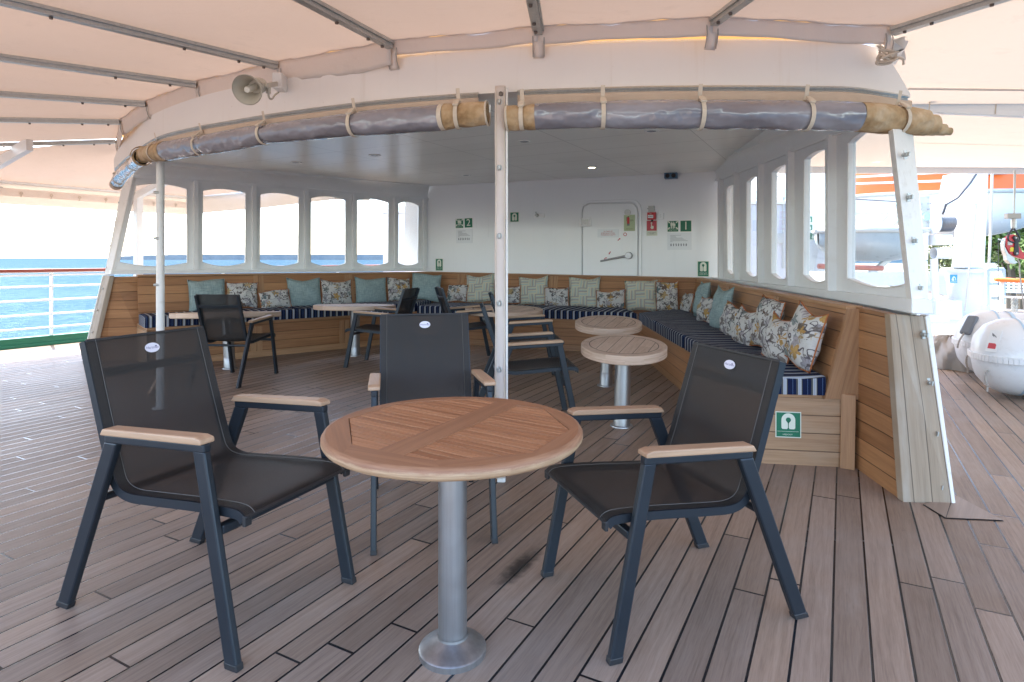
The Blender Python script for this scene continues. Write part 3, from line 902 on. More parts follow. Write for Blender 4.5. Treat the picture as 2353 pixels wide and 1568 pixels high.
# slanted aft edge of the panel follows the end board
bm = mb.bm
for v in bm.verts:
    if v.co.z > .5 and (v.co - FL(210, 832)).length < 1.3 and v.co.x < -4.55:
        q = LW.at(252, 634, 0) + LW.d * .03; v.co = V((q.x, q.y, v.co.z)) + (-LW.n * .04 if (v.co - q).dot(LW.n) < -.02 else V((0, 0, 0)))
mb.build('wainscot', 'boards', lwall)
mb = MB(); q = [FL(2072, 1150) + V((0, .02, 0)), V((2.0, 3.56, 0)), V((2.012, 3.56, .935)), P(2045, 722, 3.17) + V((0, .03, 0))]
mb.prism(q, -RW.n * .05)
for f in mb.bm.faces:
    for l in f.loops: l[mb.uv].uv = (l.vert.co.y, l.vert.co.z * 1.02 + .02)
mb.build('wainscot', 'boards', rwall)

for W_, a_, b_, o_, t_ in ((LW, LW.xy(360, -.12), isect(LW, BW, -.12, -.05), -.12, lwall), (RW, V((2.16, 3.3, 0)), isect(RW, BW, -.16, -.05), -.16, rwall)):
    mb = MB(); mb.prism([zz(a_, 0), zz(b_, 0), zz(b_, .96), zz(a_, .96)], -W_.n * .03); mb.build('outer_plate', 'white', t_)

mb = MB(); a_, b_ = LW.xy(760, -.12), isect(LW, BW, -.12, -.3)
mb.prism([zz(a_, 2.40), zz(b_, 2.40), zz(b_ - LW.n * 1.0, 2.40), zz(a_ - LW.n * 1.0, 2.40)], UP * .05); mb.build('added_shade_eave', 'white', lwall)  # unseen overhang added to keep sun from entering the port windows

# ------------------------------------------------------------------ bulkhead with the door
def c4p(x, y): return (1292.4 + x * .14653, 430.8 + y * .14653)
bh = thing('bulkhead', 'glossy white steel bulkhead with a watertight door, closing the back of the lounge', 'bulkhead', zz(BW.xy(1320), 0))
mb = MB(); a, b = BW.xy(930), BW.xy(1725)
mb.prism([zz(a, .3), zz(b, .3), zz(b, 2.55), zz(a, 2.55)], -BW.n * .08); mb.build('wall_plate', 'gloss_white', bh)
dp = [(325, 1390), (325, 390), (345, 310), (430, 260), (1060, 247), (1130, 268), (1175, 325), (1188, 410), (1188, 1390)]
fp = [(302, 1390), (302, 380), (325, 290), (380, 235), (450, 212), (1090, 190), (1170, 215), (1225, 275), (1247, 370), (1247, 1390)]
fi = [(1200, 1390), (1200, 400), (1183, 310), (1135, 253), (1065, 232), (430, 246), (335, 300), (314, 390), (314, 1390)]
mb = MB(); mb.prism([BW.at(*c4p(*p), .002) for p in fp + fi], BW.n * .034); mb.build('door_frame', 'gloss_white', bh, bevel=.008)
mb = MB(); mb.prism([BW.at(*c4p(*p), .002) for p in dp], BW.n * .04)
door = mb.build('door', 'gloss_white', bh, bevel=.012)
h0, h1 = BW.at(*c4p(1035, 1070), .10), BW.at(*c4p(595, 1158), .10)
mb = MB(); mb.lathe([(0, .025), (.045, .022), (.05, .0), (.05, -.06)], h0, BW.n, 20); mb.tube([h0, h0.lerp(h1, .05), h1], [.016, .017, .012], 10); mb.build('handle', 'steel', door, smooth=True)
mb = MB(); p = BW.at(*c4p(1022, 393), .045); mb.lathe([(0, .012), (.045, .010), (.045, 0)], p, BW.n, 20); mb.build('peephole_cover', 'galv', door, smooth=True)
mb = MB(); a = BW.at(*c4p(360, 545), .05)
mb.box(a + BW.d * .0, BW.d * .085, UP * .062, BW.n * .018); mb.tube([BW.at(*c4p(285, 480), .06), BW.at(*c4p(285, 610), .06)], .022, 10)
mb.build('hinge', 'white', door, bevel=.006)
mb = MB(); a = BW.at(*c4p(348, 545), .071); mb.box(a, BW.d * .055, UP * .04, BW.n * .003); mb.build('hinge_cover', 'galv', door)

# ------------------------------------------------------------------ ceiling and deckhouse roof
m, nt, b = mat('ceiling_with_joints'); n = N(nt)
x, y, z = n.sep(n.pos())
ac = n.math('ADD', n.math('MULTIPLY', x, STB.x), n.math('MULTIPLY', y, STB.y)); al = n.math('ADD', n.math('MULTIPLY', x, AX.x), n.math('MULTIPLY', y, AX.y))
ja = n.math('ABSOLUTE', n.math('SUBTRACT', n.math('FRACT', n.math('DIVIDE', al, .62)), .5)); jc = n.math('ABSOLUTE', n.math('SUBTRACT', n.math('FRACT', n.math('DIVIDE', ac, 1.22)), .5))
jj = n.math('MAXIMUM', n.smooth(ja, .490, .496), n.smooth(jc, .4955, .498))
pid = n.white(n.comb(n.math('FLOOR', n.math('ADD', n.math('DIVIDE', al, .62), .5)), n.math('FLOOR', n.math('ADD', n.math('DIVIDE', ac, 1.22), .5)), 1))
c = n.mix(pid, (.80, .80, .77, 1), (.85, .85, .82, 1)); c = n.mix(n.math('MULTIPLY', jj, .6), c, (.25, .25, .24, 1))
n.put(b.inputs['Base Color'], c); b.inputs['Roughness'].default_value = .3
n.put(b.inputs['Normal'], n.bump(n.math('ADD', jj, n.math('MULTIPLY', n.noise(n.pos(), 2.0, 2), 1.5)), .12, .01))
M['ceiling'] = m
ARC = [(262, 393, 6.55), (290, 366, 5.80), (318, 345, 5.25), (367, 316, 4.70), (437, 297, 4.40), (526, 281, 4.17), (639, 262.5, 3.94), (804, 241, 3.70), (948, 227, 3.56),
       (1148, 213, 3.43), (1300, 207, 3.37), (1480, 202, 3.33), (1700, 200.5, 3.32), (1850, 202, 3.325), (1951, 203.5, 3.345), (2030, 214, 3.42), (2092, 225, 3.54)]
arc3 = [P(*q) for q in ARC]
CZ = 2.385
inner = [zz(p + V((0, .14, 0)), CZ) for p in arc3]
mb = MB()
lp = [zz(LW.xy(300, -.1), CZ), zz(isect(LW, BW, -.1, -.05), CZ), zz(isect(RU, BW, -.05, -.05), CZ), zz(RU.xy(2080, -.06), CZ)]
poly = inner + lp[::-1]
tb = bmesh.new(); vs = [tb.verts.new(p) for p in poly]
es = [tb.edges.new((vs[i], vs[(i + 1) % len(vs)])) for i in range(len(vs))]
bmesh.ops.triangle_fill(tb, use_beauty=True, use_dissolve=False, edges=es)
for dz in (0, .07):
    for f in tb.faces: mb.face([v.co + UP * dz for v in f.verts])
tb.free()
ceil = mb.build('lounge_ceiling', 'ceiling')
tag(ceil, 'pale grey panelled ceiling over the lounge with thin joint lines', 'ceiling')
for u, v, lit, lab in [(680, 373.5, 0, 'round recessed ceiling light, leftmost above the port windows'), (861, 357, 0, 'round recessed light with bluish lens, left of the studded pole'),
                       (1205, 325, 0, 'round recessed light just right of the studded pole'), (1497, 301, 0, 'round recessed light tucked right under the rolled blind'),
                       (1360, 385, 1, 'round recessed ceiling light glowing warm yellow'), (1071, 403, 0, 'small recessed light furthest back, near the bulkhead')]:
    y = F * (CZ - EYE) / (V0 - v); p = P(u, v, y)
    t = thing('recessed_light', lab, 'light', p, 'recessed lights in the lounge ceiling')
    mb = MB(); mb.lathe([(.045, -.002), (.052, -.008), (.066, -.008), (.07, 0.0)], p, UP, 24); mb.build('trim_ring', 'white', t, smooth=True)
    mb = MB(); mb.lathe([(0, -.003), (.045, -.003), (.046, 0)], p, UP, 24); mb.build('lens', 'lamp' if lit else 'lens', t)

# ------------------------------------------------------------------ benches
bl = isect(LW, BW); br = isect(RW, BW)
SEAT = .395
def bench(name, label, W, Fr, a, b, fa, fb, za, zb, seatz, stile_u, toe=True):
    """a,b: wall ends; fa,fb: front ends (plan points); backrest leans"""
    t = thing(name, label, 'bench', zz((a + b) / 2, 0))
    mb = MB(); boards(mb, fa, fb, .075, seatz - .0, .075, seatz - .0, .03, Fr.n)
    mb.build('seat_front', 'boards', t)
    mb = MB(); ra, rb = fa - Fr.n * .015, fb - Fr.n * .015
    boards(mb, ra, rb, 0, .075, 0, .075, .03, Fr.n); mb.build('plinth', 'teak', t)
    d = (fb - fa).normalized()
    mb = MB(); mb.prism([zz(fa + Fr.n * .012, seatz), zz(fb + Fr.n * .012, seatz), zz(b, seatz), zz(a, seatz)], UP * .022); mb.build('seat_board', 'teak', t, bevel=.004)
    # leaning backrest of horizontal boards
    mb = MB()
    o0, o1 = W.n * .17, W.n * .035
    q = [zz(a + o0, seatz + .022), zz(b + o0, seatz + .022), zz(b + o1, zb - .012), zz(a + o1, za - .012)]
    mb.prism(q, -W.n * .03)
    wd = (b - a).normalized()
    for f in mb.bm.faces:
        for l in f.loops: l[mb.uv].uv = ((l.vert.co - a).dot(wd), l.vert.co.z * 1.03 + .03)
    mb.build('backrest', 'boards', t)
    mb = MB(); mb.prism([zz(a + W.n * .05, za - .012), zz(b + W.n * .05, zb - .012), zz(b - W.n * .05, zb - .012), zz(a - W.n * .05, za - .012)], UP * .024); mb.build('cap_rail', 'teak', t, bevel=.005)
    for u in stile_u:
        s = (W.xy(u) - a).dot(wd); L = (b - a).length
        zt = za + (zb - za) * s / L
        for sg in (-1, 1):
            mb = MB(); p = a + wd * (s + sg * .034)
            mb.prism([zz(p + o0 + W.n * .008 - wd * .03, seatz + .03), zz(p + o0 + W.n * .008 + wd * .03, seatz + .03), zz(p + o1 + W.n * .008 + wd * .03, zt - .014), zz(p + o1 + W.n * .008 - wd * .03, zt - .014)], -W.n * .02)
            mb.build('stile', 'teak', t, bevel=.002)
            mb = MB(); p = fa + d * ((Fr.xy(u * .98 + 10) - fa).dot(d) + sg * .036)
            if 0.1 < (p - fa).dot(d) < (fb - fa).length - .1:
                mb.box(zz(p + Fr.n * .006, (.08 + seatz - .04) / 2), UP * ((seatz - .12) / 2), d * .032, Fr.n * .006); mb.build('stile', 'teak', t, bevel=.002)
    return t
fl_c = isect(LF, BF); fr_c = isect(RF, BF)
l0f = LF.xy(337); l0w = l0f - LF.n * .0
l0w = LW.p + LW.d * ((l0f - LW.p).dot(LW.d))
lb = bench('corner_bench', 'long teak bench under the sea windows on the port side', LW, LF, l0w, bl, l0f, fl_c, CAPZ['L0'], CAPZ['LB'], SEAT + .025, [591, 797])
bb = bench('corner_bench', 'teak bench along the white bulkhead at the back', BW, BF, bl, br, fl_c, fr_c, CAPZ['LB'], CAPZ['RB'], SEAT, [1063, 1275, 1511])
r0f = V((1.482, 3.62, 0)); r0w = V((2.0, 3.555, 0))
rb_ = bench('corner_bench', 'teak bench down the starboard side ending in a panelled end with a lifejacket sign', RW, RF, br, r0w, fr_c, r0f, CAPZ['RB'], CAPZ['R0'], SEAT, [1684, 1800])
mb = MB(); boards(mb, r0f, V((1.935, 3.55, 0)), 0, SEAT, 0, SEAT, .03, V((-.14, -.99, 0))); mb.build('end_panel', 'boards_pale', rb_)
mb = MB(); mb.bar(V((1.945, 3.535, 0)), V((1.955, 3.54, .43)), .075, .05, AX); mb.build('end_post', 'teak', rb_, bevel=.003)
mb = MB(); mb.prism([P(1928, 920, 3.55), P(1950, 922, 3.545), P(1984, 716, 3.545), P(1965, 713, 3.56)], V((.0, .05, 0)) ); mb.build('end_batten', 'teak_arm', rb_, bevel=.004)
mb = MB(); mb.prism([zz(r0w + RW.n * .18, .40), zz(r0w - RW.n * .03, .40), zz(r0w - RW.n * .03, .925), zz(r0w + RW.n * .045, .925)], V((0, -.03, 0))); mb.build('end_filler', 'teak', rb_)
mb = MB(); boards(mb, l0f, l0w, 0, SEAT + .02, 0, SEAT + .02, .03, -LF.d); mb.build('end_panel', 'boards_pale', lb)
mb = MB(); p = LW.xy(343, .02); mb.bar(zz(p, 0), zz(p, .98), .07, .04, LW.n); mb.build('end_post', 'teak', lb, bevel=.003)

# ------------------------------------------------------------------ seat cushions
def cushion(a, b, c, d, z0, z1, label, grp):
    """a,b front; c,d back (b-c and d-a are the ends)"""
    L = (b - a).normalized(); mb = MB()
    nx, ny = 10, 5
    def top(s, t):
        p = (a.lerp(b, s)).lerp(d.lerp(c, s), t)
        e = min(s, 1 - s, t, 1 - t)
        sag = .012 * math.sin(s * 9 + a.x) * math.sin(t * 3.1)
        return zz(p, z1 + sag)
    P4 = [a, b, c, d]
    mb.grid(lambda s, t: top(s, t), nx, ny, lambda s, t: ((a.lerp(b, s).lerp(d.lerp(c, s), t) - a).dot(L), 0))
    mb.face([zz(p, z0) for p in P4][::-1])
    for i, (p, q) in enumerate(((a, b), (b, c), (c, d), (d, a))):
        k = nx if i % 2 == 0 else ny
        cc = (p + q) / 2 - (a + b + c + d) / 4
        for j in range(k):
            s0, s1 = j / k, (j + 1) / k
            def tz(s):
                if i == 0: return top(s, 0)
                if i == 1: return top(1, s)
                if i == 2: return top(1 - s, 1)
                return top(0, 1 - s)
            p0, p1 = tz(s0), tz(s1)
            off = cc.normalized() * .0
            ln = (q - p).length
            if i % 2 == 0: u0, u1 = (zz(p0, 0) - a).dot(L), (zz(p1, 0) - a).dot(L)
            else: u0, u1 = s0 * ln, s1 * ln
            mb.face([zz(p0, z0), zz(p1, z0), p1, p0], [(u0, z0), (u1, z0), (u1, z1), (u0, z1)])
    o = mb.build('seat_cushion', 'stripe', None, smooth=True, bevel=.022, angle=50)
    o.modifiers['bevel'].segments = 3
    return tag(o, label, 'cushion', grp)
GC = 'striped cushions along the three benches'
def quad(W, Fr, u0, u1, z0, z1, label, ends=None, back=.16):
    a = Fr.xy(u0) if not ends or ends[0] is None else ends[0]
    b = Fr.xy(u1) if not ends or ends[1] is None else ends[1]
    pa = isect(W, Wall(a, a + Fr.n)); pb = isect(W, Wall(b, b + Fr.n))
    if ends and len(ends) > 2:
        pa = ends[2] if ends[2] is not None else pa; pb = ends[3] if ends[3] is not None else pb
    f = Fr.n * .015
    return cushion(a + f, b + f, pb + W.n * back, pa + W.n * back, z0, z1, label, GC)
g = .006
z0 = SEAT + .05
quad(LW, LF, 335, 690, z0, z0 + .125, 'navy and white striped cushion at the free end of the port bench', ends=[l0f - LF.d * .02, None])
quad(LW, LF, 692, 960, z0, z0 + .125, 'striped cushion on the port bench running into the back corner', ends=[None, fl_c - LF.d * .01, None, bl + BW.n * .16])
z0 = SEAT + .022
quad(BW, BF, 960, 1240, z0, z0 + .11, 'striped cushion on the back bench behind the studded pole', ends=[fl_c + BF.d * .01, None, bl + BW.d * .02 + LW.n * .17, None])
quad(BW, BF, 1241, 1470, z0, z0 + .11, 'striped cushion on the back bench below the door', ends=[None, fr_c - BF.d * .02, None, isect(BW, RF) - BF.d * .02])
quad(RW, RF, 0, 0, z0, z0 + .115, 'striped cushion filling the back corner of the starboard bench', ends=[fr_c, RF.xy(1508), br + BW.n * .16, None])
quad(RW, RF, 1509, 1573, z0, z0 + .115, 'middle striped cushion of the starboard bench', ends=None)
quad(RW, RF, 1575, 0, z0, z0 + .115, 'striped cushion at the near end of the starboard bench above the lifejacket sign', ends=[None, r0f + V((.0, -.02, 0)), None, r0w + V((0, -.02, 0))])

# ------------------------------------------------------------------ fascia beam over the open side
TOPV = [(262, 365), (285, 302), (318, 281), (367, 256), (437, 229), (526, 205), (639, 184.5), (804, 151), (948, 130), (1148, 111), (1300, 104), (1480, 97), (1700, 94), (1850, 96), (1962, 98), (2040, 122), (2088, 216)]
fb = thing('fascia_beam', 'broad curved white beam along the roof edge above the rolled blinds', 'roof beam', zz(arc3[9], 2.2))
mb = MB(); rows = []
for (u, v, y), (ut, vt) in zip(ARC, TOPV):
    a = P(u, v, y); tz = EYE + (V0 - vt) / F * y
    k_ = ARC.index((u, v, y)); tg = (arc3[min(k_ + 1, 16)] - arc3[max(k_ - 1, 0)]); tg.z = 0; tg.normalize(); bk = V((-tg.y, tg.x, 0)) * .12
    b = V((a.x, a.y, tz))
    rows.append((a, b, b + bk, a + bk))
def smooth_rows(rows, n=4):
    cols = [bez([r[k] for r in rows], n) for k in range(len(rows[0]))]
    return list(zip(*cols))
rws = smooth_rows(rows)
def m_beam():
    m, nt, b = mat('streaked_beam_paint'); n = N(nt); x, y, z = n.sep(n.pos())
    f = n.noise(n.pos(), 1.6, 5, .6); st = n.noise(n.comb(n.math('MULTIPLY', x, 14), n.math('MULTIPLY', y, 14), n.math('MULTIPLY', z, .9)), 1, 5, .65)
    c = n.mix(f, (.80, .765, .725, 1), (.855, .825, .785, 1))
    c = n.mix(n.math('MULTIPLY', n.smooth(st, .55, .75), .20), c, (.60, .50, .40, 1))
    sp = n.smooth(n.noise(n.pos(), 30, 3, .7), .70, .78); c = n.mix(n.math('MULTIPLY', sp, .35), c, (.45, .34, .24, 1))
    n.put(b.inputs['Base Color'], c); n.put(b.inputs['Roughness'], n.math('MULTIPLY_ADD', f, .25, .32))
    n.put(b.inputs['Normal'], n.bump(n.noise(n.pos(), 4, 3), .10, .02)); return m
for r0, r1 in zip(rws, rws[1:]):
    for k in range(4): mb.face([r0[k], r1[k], r1[(k + 1) % 4], r0[(k + 1) % 4]])
mb.face(list(rws[0])); mb.face(list(rws[-1])[::-1])
mb.build('beam', m_beam(), fb, smooth=True, merge=True)
low = bez(arc3, 4)
def trackpts(dz, dy): return [p + V((0, -dy, dz)) for p in low]
for part, rng in (('awning_track', (1, 36)), ('awning_track', (37, 64))):
    mb = MB(); pts = low[rng[0]:rng[1]]
    for dz, r in ((-.004, .012), (-.02, .008)):
        mb.tube([p + V((0, -.008, dz)) for p in pts], r, 6, flat=.9)
    mb.build(part, 'galv', fb, smooth=True)
def strip_mb(pts, z0, z1, dy, wob, seed):
    mb = MB(); n = len(pts)
    def fn(a, b):
        i = a * (n - 1); k = min(int(i), n - 2); p = pts[k].lerp(pts[k + 1], i - k)
        w = math.sin(a * 61 + seed) * .5 + math.sin(a * 143 + seed * 2) * .5
        return p + V((0, -dy - wob * w * b, z0 + (z1 - z0) * b + wob * .4 * w * b))
    mb.grid(fn, n * 4, 4); return mb
for rng, sd in (((1, 36), 1.0), ((37, 65), 4.0)):
    strip_mb(low[rng[0]:rng[1]], -.022, -.088, .012, .006, sd).build('canvas_strip', 'tan', fb, smooth=True, solid=.003)

# ------------------------------------------------------------------ rolled clear blinds
def roll(name, label, spine, ends, straps, loc):
    """spine: (u, vtop, vbottom, y); ends: list of (i0, i1, material) over the spine parameter 0..1"""
    t = thing(name, label, 'rolled blind', loc, 'rolled up clear blinds under the roof edge')
    pts = bez([P(u, (a + b) / 2, y - .03) for u, a, b, y in spine], 10)
    rad = bez([V(((b - a) / 2 / F * y, 0, 0)) for u, a, b, y in spine], 10)
    rad = [r.x for r in rad]; n = len(pts)
    def seg(f0, f1, part, m, sc, wob):
        i0, i1 = int(f0 * (n - 1)), int(f1 * (n - 1))
        pp, rr = [], []
        q = pts[i0:i1 + 1]; r_ = rad[i0:i1 + 1]
        mb = MB(); k = 28; rings = []
        S = max(12, (i1 - i0) * 4)
        L = 0
        for j in range(S + 1):
            f = j / S * (len(q) - 1); a = min(int(f), len(q) - 2)
            c = q[a].lerp(q[a + 1], f - a); r = (r_[a] + (r_[a + 1] - r_[a]) * (f - a)) * sc
            tn = (q[min(a + 1, len(q) - 1)] - q[a]).normalized()
            x = tn.cross(UP).normalized(); yv = x.cross(tn)
            fg = f0 + (f1 - f0) * j / S; pinch = max([math.exp(-((fg - s_) / .016) ** 2) for s_ in straps] + [0])
            row = []
            for h in range(k):
                th = 2 * math.pi * h / k
                d = 1 - .10 * pinch + wob * (math.sin(3 * th + c.x * 5.1) * math.sin(c.x * 9 + c.y * 4) + .6 * math.sin(2 * th - c.x * 13) + .5 * math.sin(7 * th + c.x * 29))
                row.append(mb.bm.verts.new(c + x * (math.cos(th) * r * d) + yv * (math.sin(th) * r * d * .98)))
            rings.append(row)
        for a, b in zip(rings, rings[1:]):
            for h in range(k): mb.bm.faces.new((a[h], b[h], b[(h + 1) % k], a[(h + 1) % k]))
        return mb.build(part, m, t, smooth=True, angle=80)
    for f0, f1, part, m, sc, wob in ends: seg(f0, f1, part, m, sc, wob)
    for f in straps:
        i = int(f * (n - 1)); c = pts[i]; r = rad[i] * 1.0
        tn = (pts[min(i + 1, n - 1)] - pts[max(i - 1, 0)]).normalized()
        x = tn.cross(UP).normalized()
        if x.y > 0: x = -x
        yv = UP
        mb = MB(); ring = []
        for h in range(25):
            th = -math.pi * .62 + h / 24 * math.pi * 1.15
            ring.append(c + x * (math.cos(th) * r) + yv * (math.sin(th) * r))
        ring.append(ring[-1].lerp(c + yv * (r + .06), .5) + x * .012)
        ring.append(c + yv * (r + .075) + x * .02)
        w = tn * .011
        for a, b in zip(ring, ring[1:]):
            mb.prism([a - w, a + w, b + w, b - w], (a - c).normalized() * .003)
        st = mb.build('strap', 'strap', t)
        j = 19; p = ring[j]; nn = (p - c).normalized(); tt = (ring[j + 1] - ring[j - 1]).normalized()
        mb = MB(); mb.box(p + nn * .007, tt * .026, tn * .016, nn * .006); mb.box(p + nn * .007 + tt * .034, tt * .008, tn * .012, nn * .004); mb.build('buckle', 'strap', st, bevel=.003)
    return t, pts, rad
sp = [(1120, 234, 288, 3.40), (1034, 239, 298, 3.44), (930, 248, 308, 3.53), (815, 258, 314, 3.64), (720, 272, 322, 3.76), (625, 283, 330, 3.92), (555, 294, 343, 4.08), (485, 306, 355, 4.25), (420, 318, 364, 4.48), (376, 326, 371, 4.62), (333, 337, 372, 5.0)]
t1, pp, rr = roll('rolled_blind', 'long rolled clear vinyl blind left of the studded pole', sp,
     [(0, .115, 'end_cuff', 'brown_canvas', 1.0, .03), (.112, .125, 'welt', 'strap', 1.03, 0), (.12, .895, 'vinyl_roll', 'vinyl', 1.0, .022), (.885, 1, 'end_cuff', 'brown_canvas', 1.02, .02)],
     [.085, .305, .52, .735, .93], P(800, 290, 3.7))
def spiral(c, ax, r, parent, turns=3.2, m='brown_canvas', L=.02):
    ax = ax.normalized(); x = ax.cross(UP).normalized(); y = x.cross(ax); mb = MB(); pts = []
    for i in range(64):
        f = i / 63; th = f * turns * 2 * math.pi; q = r * (1 - .78 * f)
        pts.append(c + x * math.cos(th) * q + y * math.sin(th) * q)
    for a, b in zip(pts, pts[1:]): mb.face([a, b, b - ax * .05, a - ax * .05])
    return mb.build('rolled_edge', m, parent, smooth=True, solid=.005)
def endring(c, ax, r, parent):
    mb = MB(); ax = ax.normalized(); x = ax.cross(UP).normalized(); y = x.cross(ax)
    mb.tube([c + x * math.cos(a) * r + y * math.sin(a) * r for a in [i * math.pi / 12 for i in range(25)]], .006, 6, cap=False)
    mb.build('zip_edge', 'strap', parent, smooth=True)
endring(pp[0], pp[0] - pp[1], rr[0], t1); spiral(pp[0], pp[0] - pp[1], rr[0] * .93, t1); spiral(pp[-1], pp[-1] - pp[-2], rr[-1] * .95, t1)
mb = MB(); ax = (pp[0] - pp[1]).normalized(); mb.lathe([(0, -.045), (rr[0] * .9, -.045)], pp[0], ax, 20); mb.build('dark_core', 'tarp_brown', t1)
sp = [(1166, 244, 301, 3.33), (1253, 237, 297, 3.30), (1400, 232, 296, 3.27), (1551, 230, 298, 3.25), (1690, 230, 298, 3.25), (1823, 231, 300, 3.25), (1967, 234, 303, 3.27), (2055, 243, 308, 3.33), (2120, 252, 310, 3.38)]
t2, pp, rr = roll('rolled_blind', 'rolled clear vinyl blind right of the studded pole with frayed brown end', sp,
     [(0, .105, 'end_cuff', 'brown_canvas', .98, .05), (.1, .112, 'welt', 'strap', 1.03, 0), (.108, .755, 'vinyl_roll', 'vinyl', 1.0, .022), (.75, .762, 'welt', 'strap', 1.04, 0), (.757, 1, 'end_cuff', 'brown_canvas', 1.0, .035)],
     [.068, .24, .435, .66, .89], P(1600, 265, 3.25))
endring(pp[0], pp[0] - pp[1], rr[0], t2)
for i, (u, a, b, y) in enumerate([(2126, 258, 311, 3.385), (2148, 266, 311, 3.39), (2170, 287, 311, 3.395), (2184, 295, 310, 3.40)]):
    c = P(u, (a + b) / 2, y - .03); r = (b - a) / 2 / F * y
    c0 = P(u - 40, (a + b) / 2 - 2, y - .035)
    mb = MB(); mb.tube([c0, c], [r * 1.02, r], 20, cap=False); mb.build('rolled_layer', 'brown_canvas', t2, smooth=True, solid=.006)
for u, v, y in ((2099, 290, 3.29), (2126, 282, 3.31)):
    c = P(u, v, y); mb = MB(); ex, ez = V((.016, .003, 0)), V((0, 0, .022))
    mb.tube([c + ex * math.cos(a) + ez * math.sin(a) for a in [i * math.pi / 8 for i in range(17)]], .005, 6, cap=False); mb.build('eyelet', 'galv', t2, smooth=True)
sp = [(328, 341, 378, 4.98), (312, 360, 388, 5.30), (290, 380, 408, 5.75), (276, 396, 424, 6.05), (266, 413, 437, 6.3)]
t3, pp, rr = roll('rolled_blind', 'short rolled clear blind hanging past the left end of the roof beam', sp,
     [(0, .12, 'end_cuff', 'brown_canvas', 1.05, .03), (.1, .9, 'vinyl_roll', 'vinyl', 1.0, .03), (.88, 1, 'end_cuff', 'tan', 1.05, .02)], [.3, .75], P(295, 385, 5.6))
spiral(pp[0], pp[0] - pp[1], rr[0] * 1.3, t3)

# ------------------------------------------------------------------ poles
pb = V((-.058, 3.33, 0))
t = thing('awning_pole', 'pole sleeved in cream canvas with a row of metal studs, middle of the open side', 'pole', pb)
sx = .026
mb = MB(); mb.bar(pb + V((.0, 0, 0)), pb + V((0, 0, 2.15)), .046, .05, (0, 1, 0)); mb.build('pole', 'dirty_white', t, bevel=.006)
mb = MB()
def slv(a, b):
    z = .03 + b * 2.12; x = -.034 + a * .056 + .0018 * math.sin(z * 9)
    return pb + V((x, -.034 - .008 * math.sin(a * math.pi) - .0015 * math.sin(z * 14 + a * 3), z))
mb.grid(slv, 6, 70); mb.build('canvas_sleeve', m_canvas('sleeve_canvas', (.72, .63, .57), (.6, .4, .3), .1, .5), t, smooth=True, solid=.004)
for xx in (-.028, .017):
    mb = MB(); mb.tube([pb + V((xx, -.042, .05)), pb + V((xx, -.042, 2.12))], .0022, 6); mb.build('seam', 'strap', t)
mb = MB(); mb.tube([pb + V((.030, -.034, .05)), pb + V((.030, -.034, 2.14))], .006, 8); mb.build('edge_welt', 'dirty_white', t, smooth=True)
for v in (234, 385.5, 542.5, 697.5, 850):
    p = pb + V((-.010, -.048, EYE + (V0 - v) / F * 3.28))
    mb = MB(); ex, ez = V((.0115, 0, 0)), V((0, 0, .0145))
    mb.tube([p + ex * math.cos(a) + ez * math.sin(a) for a in [i * math.pi / 8 for i in range(17)]], .0035, 6, cap=False)
    mb.box(p + V((0, -.006, 0)), (.004, 0, 0), (0, .006, 0), (0, 0, .008)); mb.build('stud', 'galv', t, smooth=True)
mb = MB(); p = P(1151, 215, 3.30); mb.box(p, (.022, 0, 0), (0, .008, 0), (0, 0, .03)); mb.build('head_plate', 'dirty_white', t, bevel=.008)
mb = MB(); mb.lathe([(0, .02), (.012, .018), (.014, 0)], P(1151, 217, 3.29), (0, -1, 0), 6); mb.build('bolt', 'bolt', t)
for s in (-1, 1):
    mb = MB(); p = P(1148 + s * 22, 262 + 12 * s, 3.27); mb.bar(p + UP * .022, p - UP * .022, .008, .005, (0, 1, 0)); mb.build('zip_pull', 'galv', t)
wy = 4.95
wb = V(((368.5 - U0) / F * wy, wy, 0))
t = thing('white_pole', 'slim round white pole standing before the port bench', 'pole', wb)
mb = MB(); mb.lathe([(.031, 0), (.031, 1.02), (.030, 1.03), (.030, 2.1)], wb, UP, 20); mb.build('tube', 'dirty_white', t, smooth=True)
mb = MB(); mb.lathe([(0, 0), (.06, 0), (.06, .008), (.034, .012)], wb, UP, 24); mb.build('foot_plate', 'dirty_white', t, smooth=True)
for v in (442.5, 548, 655):
    p = P(359, v, wy - .03); mb = MB(); mb.lathe([(0, .02), (.011, .018), (.011, -.02)], p, (-1, -.3, 0), 10); mb.build('stud', 'galv', t, smooth=True)

# ------------------------------------------------------------------ awning: beams, canvas panels, valances
AZ = EYE + 1.25
beams = {1: ((1237, 66), (1225, 0)), 2: ((897, 98), (715, 0)), 3: ((635, 146), (30, 0)), 4: ((450, 190.5), (0, 127)), 5: ((335, 235), (0, 212)), 6: ((277, 277), (0, 272)), 7: ((268, 322), (0, 330)), 8: ((1641, 44), (1700, 0)), 9: ((2052, 66), (2260, 0))}
def aw(u, v, z=AZ): return FL(u, v, z)
ends = {}
for k, (i, o) in beams.items():
    a, b = aw(*i), aw(*o); d = (b - a).normalized()
    L = {1: 2.9, 2: 3.2, 3: 3.9, 4: 8.0, 5: 7.3, 6: 5.6, 7: 4.6, 8: 2.9, 9: 3.3}[k]
    ends[k] = (a, a + d * L, d)
def droop(s): return -.16 * max(0.0, (s - .45) / .55) ** 1.6
AWN = thing('awning', 'wide peach canvas awning on galvanised beams stretched over the open deck', 'awning', zz(ends[1][0], AZ))
